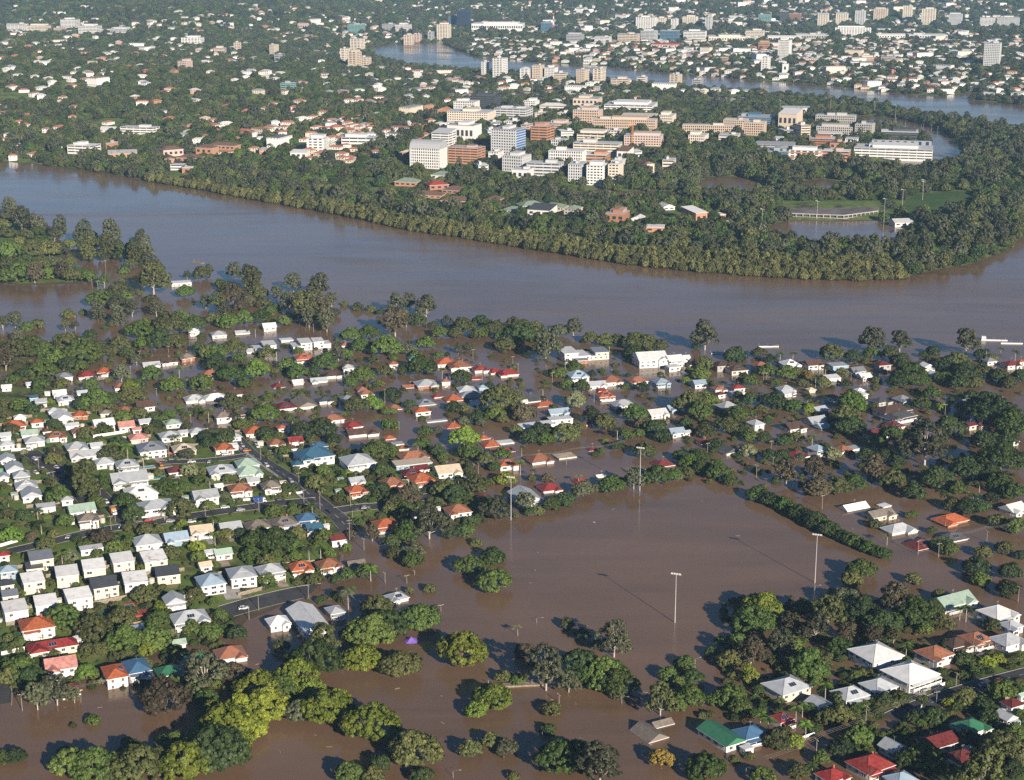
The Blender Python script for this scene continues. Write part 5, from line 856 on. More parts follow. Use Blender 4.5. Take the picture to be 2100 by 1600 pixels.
    # ---- far left bank
    B('a', 410, 600, 885, 948, 26, -18, 'white', 'b', 'white school block with orange end and wide window', roofc='white')
    B('a', 655, 705, 875, 925, 20, -18, 'orange brick', 'n', 'small orange brick stair tower by the far bank')
    B('a', 650, 842, 915, 975, 22, 14, 'orange brick', 'n', 'orange brick hall with long blue-grey roof', 'gable', 'grey')
    B('a', 960, 1130, 888, 965, 22, 34, 'pink', 'n', 'school wing with long red-brown roof', 'hip', 'brown')
    B('a', 1195, 1345, 880, 955, 24, -22, 'orange brick', 'n', 'brown roofed brick convent block', 'hip', 'brown')
    B('a', 1270, 1482, 865, 925, 26, -20, 'orange brick', 'n', 'long brown roofed brick convent range', 'hip', 'brown')
    B('a', 1080, 1252, 950, 1000, 22, -16, 'orange brick', 'n', 'brown roofed convent lodge nearest the water', 'hip', 'brown')
    B('a', 1000, 1075, 960, 1012, 18, 10, 'orange brick', 'n', 'small gabled brick chapel', 'gable', 'brown')
    B('a', 1048, 1142, 1008, 1048, 14, -8, 'white', 'b', 'green and white boathouse with flat roof')
    B('a', 1120, 1198, 1035, 1080, 14, -16, 'orange brick', 'n', 'white roofed brick boathouse at the water', roofc='white')
    B('a', 735, 972, 778, 828, 20, -14, 'white', 'b', 'long white school block with brick end')
    B('a', 610, 735, 785, 815, 20, -8, 'white', 'n', 'low white roofed hall in the bush', 'gable', 'white')
    B('a', 1785, 1902, 932, 978, 14, -12, 'white', 'n', 'white clubhouse beside the green oval', 'skillion', 'white')
    B('a', 1890, 2010, 850, 945, 24, -8, 'white', 'a', 'white banded residence glimpsed through gum trees')
    B('a', 1440, 1477, 262, 322, 18, -20, 'beige', 'a', 'slim beige tower alone on the wooded hill', cat=ap)
    B('a', 1658, 1710, 275, 340, 20, -20, 'beige', 'g', 'square beige tower beside a grey block on the hill', cat=ap)
    B('a', 1688, 1745, 335, 382, 22, -20, 'grey', 'b', 'grey office block at foot of square beige tower')
    B('a', 1318, 1386, 295, 335, 18, -8, 'beige', 'b', 'low beige unit block with stacked verandahs')
    B('a', 1093, 1177, 375, 432, 20, -22, 'pink', 'g', 'pink and white gridded unit block')
    B('a', 1115, 1247, 232, 270, 24, -10, 'white', 'a', 'wide white terraced apartments on the wooded slope')
    B('a', 1725, 1816, 510, 562, 20, -20, 'teal', 'b', 'teal glass clad block set low on the wooded slope')
    B('a', 1830, 1900, 140, 180, 20, -15, 'pink', 'n', 'pink church on the far hill', 'gable', 'pink')
    for i, (a, c, t, d) in enumerate(((40, 160, 148, 198), (165, 300, 158, 202), (372, 480, 122, 182), (480, 615, 160, 208), (330, 388, 172, 196), (675, 800, 178, 204))): B('a', a, c, t, d, 30, -12, ('white', 'cream', 'white', 'white', 'beige', 'pale grey')[i], 'b', f'{("white", "cream", "tall white", "broad white", "small beige", "pale grey")[i]} shop block of the hillside centre')
    # ---- apartment towers on the second river reach
    B('b', 862, 908, 380, 470, 16, -30, 'white', 'a', 'narrow white tower with dark side, first on the reach', cat=ap)
    B('b', 932, 1022, 358, 478, 22, -24, 'white', 'a', 'tallest white tower on the river reach', cat=ap)
    B('b', 1098, 1172, 402, 488, 20, -20, 'white', 'a', 'white tower with stepped peaked top', cat=ap, roof='hip', roofc='white')
    B('b', 1173, 1250, 402, 490, 22, -20, 'beige', 'g', 'beige tower between two white ones', cat=ap)
    B('b', 1250, 1335, 415, 492, 22, -18, 'white', 'v', 'white tower with tall vertical fins', cat=ap)
    B('b', 1305, 1396, 450, 508, 22, -12, 'beige', 'b', 'low beige block stepping down to the reach', cat=ap)
    B('b', 1445, 1530, 428, 516, 22, -26, 'beige', 'g', 'stand-alone beige tower with dark window grid', cat=ap)
    B('b', 1549, 1628, 422, 518, 24, -20, 'cream', 'a', 'cream tower ringed by brown balcony bands', accent='beige', cat=ap)
    B('b', 1658, 1780, 485, 532, 20, -14, 'beige', 'b', 'wide low beige flats behind dark trees', cat=ap)
    B('b', 1818, 1886, 472, 522, 18, -18, 'cream', 'b', 'small cream flats beside the reach', cat=ap)
    B('b', 2020, 2100, 458, 542, 22, -22, 'beige', 'a', 'last beige tower on the reach, half behind trees', cat=ap)
    B('c', 57, 132, 490, 550, 20, -20, 'grey', 'b', 'grey and white flats at the water of the reach', cat=ap)
    B('b', 55, 142, 238, 322, 24, -20, 'cream', 'a', 'cream tower, uppermost of the four in a cluster', cat=ap)
    B('b', -5, 48, 298, 385, 24, -20, 'cream', 'a', 'cream tower, farthest left of the four in a cluster', cat=ap)
    B('b', 42, 120, 318, 418, 24, -20, 'beige', 'a', 'beige tower, tallest of the four in a cluster', cat=ap)
    B('b', 118, 180, 352, 410, 22, -20, 'beige', 'a', 'short beige tower, lowest of the four in a cluster', cat=ap)
    # ---- far business centre
    B('b', 710, 796, 68, 178, 30, -18, 'dark blue', 'v', 'near-black glass office tower', roofc='charcoal', cat='office tower')
    B('b', 657, 722, 106, 170, 26, -18, 'blue glass', 'b', 'turquoise glass office block joined to the black tower', cat='office tower')
    B('b', 588, 674, 152, 252, 24, -18, 'cream', 'a', 'large cream tower on the far river bend', cat=ap)
    B('b', 533, 570, 198, 258, 18, -18, 'grey', 'a', 'slim grey tower left of the large cream one', cat=ap)
    B('b', 385, 445, 215, 275, 20, -12, 'beige', 'a', 'stepped beige riverside flats', cat=ap)
    B('b', 445, 492, 215, 265, 18, -12, 'pink', 'a', 'pinkish riverside flats beside the stepped beige ones', cat=ap)
    B('b', 38, 142, 152, 202, 34, -14, 'teal', 'b', 'grey-green glass office block far behind the cluster')
    B('b', 250, 332, 150, 190, 30, -14, 'grey', 'b', 'grey glass offices in the far centre')
    B('b', 332, 430, 150, 200, 34, -14, 'white', 'b', 'white office block in the far centre')
    B('b', 800, 1130, 143, 190, 70, -6, 'white', 'n', 'vast white shopping centre roof', roofc='white')
    B('b', 1228, 1302, 143, 192, 26, -12, 'blue glass', 'b', 'rounded blue-grey office block beside lattice mast')
    B('b', 1385, 1497, 212, 262, 30, -14, 'grey', 'b', 'grey glazed office block on the far shore')
    B('b', 1558, 1667, 226, 272, 34, -12, 'white', 'b', 'white curved office block on the far shore', roofc='white')
    B('b', 1700, 1842, 210, 262, 36, -14, 'beige', 'b', 'beige brewery-like block on the far shore')
    B('b', 1842, 1952, 190, 252, 34, -20, 'pale grey', 'b', 'pale glass office block beside the blue one', roofc='white')
    B('b', 1960, 2088, 190, 254, 34, -14, 'blue glass', 'b', 'broad blue glass office block')
    B('b', 1813, 1945, 108, 182, 30, -14, 'white', 'a', 'white twin-topped apartments far beyond the reach', cat=ap)
    B('b', 1945, 2005, 112, 160, 26, -14, 'cream', 'a', 'cream apartments far beyond the reach', cat=ap)
    B('b', 2028, 2078, 118, 178, 24, -14, 'white', 'a', 'single white tower far beyond the reach', cat=ap)
    B('b', 1905, 2085, 262, 295, 24, -4, 'pink', 'n', 'long shed with red roof on the far shore', 'gable', 'red')
    # ---- far right
    B('c', 0, 98, 104, 155, 26, -14, 'cream', 'a', 'cream slab flats on the far right shore', cat=ap)
    B('c', 138, 188, 108, 184, 22, -18, 'pale grey', 'a', 'slim pale tower beside the hidden third reach', cat=ap)
    B('c', 5, 155, 192, 250, 34, -12, 'white', 'b', 'broad white hospital-like block')
    B('c', 388, 514, 188, 235, 36, -12, 'cream', 'b', 'broad cream flat-topped block')
    B('c', 597, 657, 72, 138, 28, -14, 'charcoal', 'b', 'dark office block with white roof house', roofc='white', cat='office tower')
    B('c', 465, 552, 92, 145, 26, -14, 'teal', 'b', 'white and teal block among far trees')
    B('c', 655, 735, 85, 130, 26, -14, 'brick', 'b', 'brick flats next to dark office block', cat=ap)
    for i, (a, c, t, d, col, w_) in enumerate(((828, 905, 70, 158, 'cream', 'gabled cream tower, first of the far skyline'), (940, 1024, 70, 154, 'cream', 'gabled cream tower, second of the far skyline'), (1060, 1132, 68, 154, 'pale grey', 'pale blue-grey tower of the far skyline'), (1175, 1270, 55, 126, 'beige', 'twin beige tower of the far skyline'),
            (1353, 1421, 38, 132, 'cream', 'tallest cream tower of the far skyline'), (1470, 1564, 56, 152, 'cream', 'broad cream twin tower of the far skyline'), (1638, 1730, 88, 154, 'pale grey', 'grey ribbed block, last of the far skyline'))):
        B('c', a, c, t, d, 26, -16, col, 'a' if i != 6 else 'v', w_, 'gable' if i < 2 else 'flat', cat=ap)
    B('c', 940, 1160, 170, 224, 20, -8, 'white', 'a', 'long white terrace of river apartments', cat=ap)
    B('c', 1830, 1932, 108, 162, 28, -14, 'white', 'b', 'white office block at the far right')
    B('c', 1935, 2080, 108, 165, 30, -12, 'pale grey', 'b', 'pale stepped office block at the far right edge')
    B('c', 586, 677, 248, 358, 24, -22, 'white', 'v', 'white tower with grey vertical stripes', cat=ap)
    B('c', 483, 545, 353, 442, 20, -20, 'white', 'a', 'white tower in trees beside the reach', cat=ap)
    B('c', 612, 659, 393, 448, 16, -16, 'white', 'n', 'plain white end wall flats by the reach', cat=ap)
    B('c', 1852, 1970, 268, 408, 26, -22, 'pale grey', 'g', 'big grey-white gridded tower with tan roof house', cat=ap)
    B('c', 465, 542, 262, 305, 22, -14, 'orange brick', 'b', 'orange brick flats behind striped white tower', cat=ap)
    B('c', 1033, 1112, 376, 412, 20, -12, 'white', 'b', 'white hall in the suburb above the reach')
    B('c', 1090, 1185, 352, 392, 24, -10, 'beige', 'b', 'beige flats in the suburb above the reach', cat=ap)
    B('c', 1222, 1318, 345, 385, 20, -18, 'concrete', 'b', 'concrete flats in the suburb above the reach', cat=ap)
    for i, (a, c, t, d) in enumerate(((160, 395, 222, 255), (520, 735, 212, 248), (700, 895, 210, 242), (1190, 1375, 200, 238), (1395, 1640, 212, 242))): B('c', a, c, t, d, 60, -5, ('cream', 'white', 'concrete', 'white', 'pale grey')[i], 'n', f'low wide {("cream", "white", "dark-eaved concrete", "stepped white", "pale grey")[i]} warehouse beyond the reach', 'gable' if i % 2 else 'flat', 'white')
# ------------------------------------------------------------------ the far suburbs: houses past counting, and the woods between them
def far_houses():
    zones = [((380, 740, 258, 322), 42), ((0, 700, 14, 60), 140), ((0, 760, 60, 170), 210), ((0, 760, 170, 330), 95), ((700, 1330, 4, 80), 420), ((960, 1400, 80, 140), 190), ((1300, 2100, 0, 55), 480), ((1330, 2100, 66, 120), 400), ((1420, 2100, 115, 200), 230), ((700, 960, 130, 300), 70), ((780, 1150, 150, 210), 50), ((1000, 1320, 170, 215), 30)]
    g = np.random.default_rng(4); pts = []
    for (x0, x1, y0, y1), n in zones:
        k = 0; t = 0
        while k < n and t < n * 6:
            t += 1; px, py = g.uniform(x0, x1), g.uniform(y0, y1)
            if g.random() < .55 and k:                                    # houses keep company
                q = pts[-1]; cx, cy = q[0] + g.normal() * 34, q[1] + g.normal() * 34
            else: cx, cy, _ = hit(px, py)
            z = float(ground(cx, cy))
            if z < 1.0 or cy > 7600: continue
            if any((cx - a) ** 2 + (cy - b) ** 2 < 19 ** 2 for a, b, _ in pts[-220:]) or any((cx - a) ** 2 + (cy - b) ** 2 < (r + 12) ** 2 for a, b, r in FOOT[-180:]): continue
            pts.append((cx, cy, z)); k += 1
    V, F3, F4, C3, C4 = [], [], [], [], []; n = 0
    roofs = [(.70, .70, .68)] * 3 + [(.50, .52, .53)] * 4 + [(.36, .17, .11)] * 4 + [(.50, .18, .08)] + [(.16, .14, .13)] * 2 + [(.30, .32, .34)] * 4 + [(.45, .50, .45), (.62, .52, .40)]
    walls = [(.78, .76, .72)] * 5 + [(.66, .58, .46)] * 2 + [(.45, .24, .16)]
    for cx, cy, z in pts:
        L, B = g.uniform(10, 19), g.uniform(8, 12); e = g.choice([3.2, 3.6, 5.8]); h = B * .21; big = g.random() < (.09 if cx > 100 else .03)
        if big: L, B, e, h = g.uniform(22, 42), g.uniform(14, 22), g.choice([6.5, 9.5, 13]), .6
        th = R(g.choice([-25, 20, 65]) + g.normal() * 8); c, s = math.cos(th), math.sin(th)
        rc, wc = roofs[g.integers(len(roofs))] if cy > 2700 or g.random() < .45 else (.42, .17, .10), walls[g.integers(len(walls))] if not big else walls[g.integers(7)]
        def P(x, y, zz): return (cx + c * x - s * y, cy + s * x + c * y, z + zz)
        x, y = L / 2, B / 2; X, Y = x + .6, y + .6; i = max(0.2, x - y * .9)
        V += [P(-x, -y, -3), P(x, -y, -3), P(x, y, -3), P(-x, y, -3), P(-x, -y, e), P(x, -y, e), P(x, y, e), P(-x, y, e), P(-X, -Y, e), P(X, -Y, e), P(X, Y, e), P(-X, Y, e), P(-i, 0, e + h), P(i, 0, e + h)]
        for a, b in ((0, 1), (1, 2), (2, 3), (3, 0)): F4.append((n + a, n + b, n + 4 + b, n + 4 + a)); C4.append(wc)
        F4 += [(n + 8, n + 9, n + 13, n + 12), (n + 10, n + 11, n + 12, n + 13), (n + 11, n + 10, n + 9, n + 8)]; C4 += [rc, rc, wc]
        F3 += [(n + 9, n + 10, n + 13), (n + 11, n + 8, n + 12)]; C3 += [rc, rc]; n += 14
        for face in range(4):                                             # windows, each storey
            run, off = (L, y) if face % 2 == 0 else (B, x)
            for zz in ([1.2] if e < 4 else [.9, e - 1.9]):
                for k in range(int(run / 3.6)):
                    u = (k + .5) / int(run / 3.6) * run - run / 2; q = []
                    for du, dz in ((-.8, 0), (.8, 0), (.8, 1.2), (-.8, 1.2)):
                        a, o = u + du, off + .04
                        q.append(P(a, -o, zz + dz) if face == 0 else P(o, a, zz + dz) if face == 1 else P(-a, o, zz + dz) if face == 2 else P(-o, -a, zz + dz))
                    V += q; F4.append((n, n + 1, n + 2, n + 3)); C4.append((.04, .05, .06)); n += 4
    m = bpy.data.materials.new('far_house_paint'); m.use_nodes = True; N_, L_ = m.node_tree.nodes, m.node_tree.links; a = N_.new('ShaderNodeAttribute'); a.attribute_name = 'paint'; L_.new(a.outputs['Color'], N_['Principled BSDF'].inputs['Base Color']); N_['Principled BSDF'].inputs['Roughness'].default_value = .6
    me = bpy.data.meshes.new('far_suburb_houses'); me.from_pydata(V, [], F4 + F3); me.materials.append(m)
    cols = np.ones((len(F4) + len(F3), 4), np.float32); cols[:, :3] = np.array(C4 + C3)
    rep = np.array([len(p.vertices) for p in me.polygons]); me.color_attributes.new('paint', 'FLOAT_COLOR', 'CORNER').data.foreach_set('color', np.repeat(cols, rep, 0).ravel()); me.update()
    tag(inst('far_suburb_houses', me), 'pale scattered houses of the distant suburbs across the river', None, kind='stuff')
    return np.array(pts)

def clear_of(P, homes, keep, corridor=True):
    ok = np.ones(len(P), bool)
    for x, y, th, L, B, H in BUILT:
        dx, dy = P[:, 0] - x, P[:, 1] - y; c, s = math.cos(th), math.sin(th); u, v = dx * c + dy * s, -dx * s + dy * c
        ok &= ~((abs(u) < L / 2 + 4) & (abs(v) < B / 2 + 4))
        if corridor: ok &= ~((abs(u) < L / 2 + 2) & (v < -B / 2) & (v > -B / 2 - 30 - H * 1.0) & (keep < .92))
    order = np.argsort(P[:, 1]); ys = P[order, 1]
    for x, y, z in homes:
        a, b = np.searchsorted(ys, y - 70), np.searchsorted(ys, y + 12); k = order[a:b]
        dx, dy = P[k, 0] - x, P[k, 1] - y; bad = (dx * dx + dy * dy < 110) | ((abs(dx) < 10) & (dy < 0) & (dy > -55) & (keep[k] < .72)); ok[k[bad]] = False
    return ok
def far_woods(homes):
    g = np.random.default_rng(9)
    line = at(*np.array([(300, 370), (390, 384), (480, 401), (600, 423), (700, 440), (850, 473), (1000, 495), (1120, 515), (1300, 543), (1450, 559), (1600, 569), (1750, 575), (1862, 571)]).T); deep = np.interp(np.arange(len(line)), [0, 3, 7, 9, 12], [4, 14, 28, 48, 42])
    def cand(y0, y1, cell):
        ys = np.arange(y0, y1, cell); out = []
        for yy in ys:
            w = .345 * yy + 90; xs = np.arange(-w, w, cell); out.append(np.stack([xs, np.full(len(xs), yy)], 1))
        P = np.concatenate(out); return P + g.uniform(-.55, .55, P.shape) * cell
    for name, label, y0, y1, cell, r0, r1 in (('riverside_woodland', 'dense green woodland covering the far river bank and campus', 1180, 2500, 8.8, 3.2, 7.8), ('hillside_woodland', 'hazy woodland between the distant suburbs and hills', 2500, 4300, 10.6, 4.0, 7.4), ('distant_forest', 'blue-green forest on the most distant slopes', 4300, 8600, 17.5, 6.5, 11.5)):
        P = cand(y0, y1, cell); z = ground(P[:, 0], P[:, 1]); ok = z > .25; far = sdist(NORTH, P[:, 0], P[:, 1])
        for W_ in [REACH2, REACH3] + PONDS: far = np.minimum(far, -sdist(W_, P[:, 0], P[:, 1]))
        ok &= far > 1
        if y0 < 2000: ok &= ~((P[:, 0] > line[0, 0]) & (P[:, 0] < line[-1, 0]) & (sdist(NORTH, P[:, 0], P[:, 1]) < np.interp(P[:, 0], line[:, 0], deep) + 3))
        for F_ in FIELDS: ok &= sdist(F_, P[:, 0], P[:, 1]) < -2
        keep = g.random(len(P)); ok &= clear_of(P, homes, keep)
        gaps = lowland_noise(P[:, 0], P[:, 1], 70, 5); ok &= (gaps > (-.95 if y0 < 2000 else -1.25)) | (far < 40)
        P, z, far = P[ok], z[ok], far[ok]; n = len(P); r = g.uniform(r0, r1, n) * np.where(g.random(n) < .12, 1.25, 1)
        idx = g.choice(8, n, p=[.17, .20, .18, .16, .09, .13, .02, .05]); sz = g.uniform(.62, 1.38, n)
        edge = far < 70; idx = np.where(edge & (g.random(n) < .6), g.choice([4, 2, 7, 3, 1], n), idx); sz = np.where(edge, sz * 1.15, sz)
        town = np.zeros(n, bool)
        if y0 >= 2500: sz *= .82
        wood(name, label, np.column_stack([P, z - .3]), np.column_stack([r, r, r * sz]), g.uniform(0, 6.28, n), idx)
    # mangroves standing in the river along the far bank
    Q, S = [], []
    for i in range(len(line) - 1):
        d = line[i + 1] - line[i]; ln = np.linalg.norm(d); nrm = np.array([-d[1], d[0]]) / ln; nrm = nrm if nrm[1] > 0 else -nrm
        n = int(ln * (deep[i] + 4) / 11); t = g.random(n); o = g.random(n) * (deep[i] + 6) - 4
        Q.append(line[i] + t[:, None] * d + o[:, None] * nrm); S.append(g.uniform(2.0, 4.9, n))
    Q = np.concatenate(Q); S = np.concatenate(S); n = len(Q)
    wood('mangrove_belt', 'olive mangroves standing in the river along the far bank', np.column_stack([Q, np.maximum(ground(Q[:, 0], Q[:, 1]), 0) - .3]), np.column_stack([S, S, S * g.uniform(1.25, 1.7, n)]), g.uniform(0, 6.28, n), g.choice([8, 9, 8, 9, 8, 9, 3], n))
    # small growth filling the near gardens and flooded banks
    P = []
    for (x0, x1, y0, y1), n in (((0, 700, 800, 1240), 1100), ((0, 480, 1240, 1420), 420), ((560, 1000, 930, 1080), 520), ((1750, 2100, 1330, 1590), 560)):
        P += [hit(g.uniform(x0, x1), g.uniform(y0, y1)) for _ in range(n)]
    for (x0, x1, y0, y1), n in (((0, 240, 700, 790), 220), ((250, 1400, 700, 870), 380), ((1400, 2100, 740, 1000), 600), ((1480, 1900, 1230, 1480), 420)):
        P += [hit(g.uniform(x0, x1), g.uniform(y0, y1)) for _ in range(n)]
    P = np.array(P); ok = np.ones(len(P), bool)
    for x, y, r in FOOT: ok &= (P[:, 0] - x) ** 2 + (P[:, 1] - y) ** 2 > (r * .95 + 1.2) ** 2
    for seg, w in ROADS:
        for i in range(len(seg) - 1):
            a, b = seg[i], seg[i + 1]; e = b - a; t = np.clip(((P[:, :2] - a) @ e) / (e @ e), 0, 1); ok &= np.linalg.norm(P[:, :2] - a - t[:, None] * e, axis=1) > w / 2 + 1.2
    P = P[ok]; n = len(P); r = g.uniform(.9, 2.6, n)
    wood('garden_undergrowth', 'low bushes filling gardens and flooded verges of the near suburb', P - [0, 0, .15], np.column_stack([r, r, r * g.uniform(.7, 1.1, n)]), g.uniform(0, 6.28, n), g.choice([0, 1, 2, 2, 3, 5], n))
# ------------------------------------------------------------------ roads
ROADS = []
def road(name, label, sheet, pts, width, kerb=True, material='asphalt', dash=False):
    px = [sp(sheet, *p) for p in pts]; W_ = np.array([hit(*p)[:2] for p in px]); seg = []
    for i in range(len(W_) - 1):
        n = max(1, int(np.linalg.norm(W_[i + 1] - W_[i]) / 4)); seg += [W_[i] + (W_[i + 1] - W_[i]) * k / n for k in range(n)]
    seg.append(W_[-1]); S = np.array(seg)
    for _ in range(3): S[1:-1] = (S[:-2] + 2 * S[1:-1] + S[2:]) / 4
    T = np.gradient(S, axis=0); T /= np.linalg.norm(T, axis=1)[:, None]; Nn = np.column_stack([-T[:, 1], T[:, 0]])
    def strip(o0, o1, z0, z1, mt, nm, parent=None):
        b = MB()
        for i in range(len(S) - 1):
            q = []
            for j in (i, i + 1):
                a, c = S[j] + Nn[j] * o0, S[j] + Nn[j] * o1; q.append((*a, float(ground(*a)) + z0)); q.append((*c, float(ground(*c)) + z1))
            b.face([q[0], q[1], q[3], q[2]])
        return b.build(nm, mt, parent)
    zz = .16; r = strip(width / 2, -width / 2, zz, zz, M[material], name); tag(r, label, None, kind='structure')
    if kerb:
        for sg in (-1, 1):
            b = MB()
            for i in range(len(S) - 1):
                ring = []
                for j in (i, i + 1):
                    a, c = S[j] + Nn[j] * sg * width / 2, S[j] + Nn[j] * sg * (width / 2 + .25); ga, gc = float(ground(*a)), float(ground(*c)); ring.append([(*a, ga + zz - .05), (*c, gc - .1), (*c, gc + zz + .12), (*a, ga + zz + .12)])
                b.face([ring[0][0], ring[1][0], ring[1][3], ring[0][3]] if sg > 0 else [ring[0][3], ring[1][3], ring[1][0], ring[0][0]]); b.face([ring[0][3], ring[1][3], ring[1][2], ring[0][2]] if sg > 0 else [ring[0][2], ring[1][2], ring[1][3], ring[0][3]])
            b.build('kerb', M['concrete'], r)
    if dash:
        for i in range(1, len(S) - 2, 2):
            b = MB(); q = []
            for j in (i, i + 1): a, c = S[j] + Nn[j] * .07, S[j] - Nn[j] * .07; q += [(*a, float(ground(*a)) + zz + .03), (*c, float(ground(*c)) + zz + .03)]
            b.face([q[0], q[1], q[3], q[2]]); b.build('road_marking', M['white'], r)
    ROADS.append((S, width)); return r
def build_roads():
    road('road', 'tarred street running down to the flooded crossroads', 'D', [(1400, 260), (1530, 390), (1700, 500), (1850, 600), (1960, 700), (2090, 795), (2200, 930)], 9, dash=True)
    road('road', 'tarred cross street between the rows of Queensland houses', 'D', [(60, 995), (350, 930), (560, 880), (700, 850), (850, 838), (1100, 800), (1400, 745), (1700, 710), (1950, 690)], 8)
    road('road', 'wide street of parked cars at the far end of the dry rows', 'D', [(180, 385), (330, 490), (440, 590), (540, 690)], 10)
    road('road', 'short tarred street beside the big dark tree', 'D', [(600, 640), (700, 740), (790, 835)], 8)
    road('road', 'side street past the orange and cream houses', 'D', [(980, 455), (1240, 440), (1450, 415), (1545, 398)], 7)
    road('road', 'curving street that disappears into the flood', 'E', [(-30, 755), (120, 730), (270, 720), (480, 680), (620, 640), (760, 600), (900, 545), (980, 590)], 8)
    road('road', 'broad asphalt turning place at the flood edge', 'G', [(1390, 175), (1560, 130), (1880, 50), (2000, 20)], 12)
    road('road', 'street climbing out of the flood at lower right', 'I', [(2180, 535), (1900, 610), (1600, 700), (1460, 760), (1300, 830)], 9, dash=True)
    road('road', 'street stub at the lower left flood edge', 'G', [(-60, 560), (5, 620), (10, 700), (0, 760)], 8)
    road('driveway', 'tan paved driveway beside the slate roofed house', 'D', [(965, 418), (1000, 450)], 5, False, 'drive')
    road('driveway', 'brick paved forecourt on the cross street', 'D', [(950, 770), (985, 805)], 8, False, 'drive')
    road('driveway', 'pale concrete driveway beside the blue garage house', 'G', [(1400, 10), (1440, 100)], 7, False, 'concrete')
    road('driveway', 'concrete forecourt of the two big white houses', 'I', [(1400, 640), (1560, 690)], 14, False, 'concrete')
    road('footpath', 'pale footpath along the grassed street verge', 'D', [(1440, 330), (1640, 490), (1830, 640), (1860, 670)], 1.6, False, 'concrete')
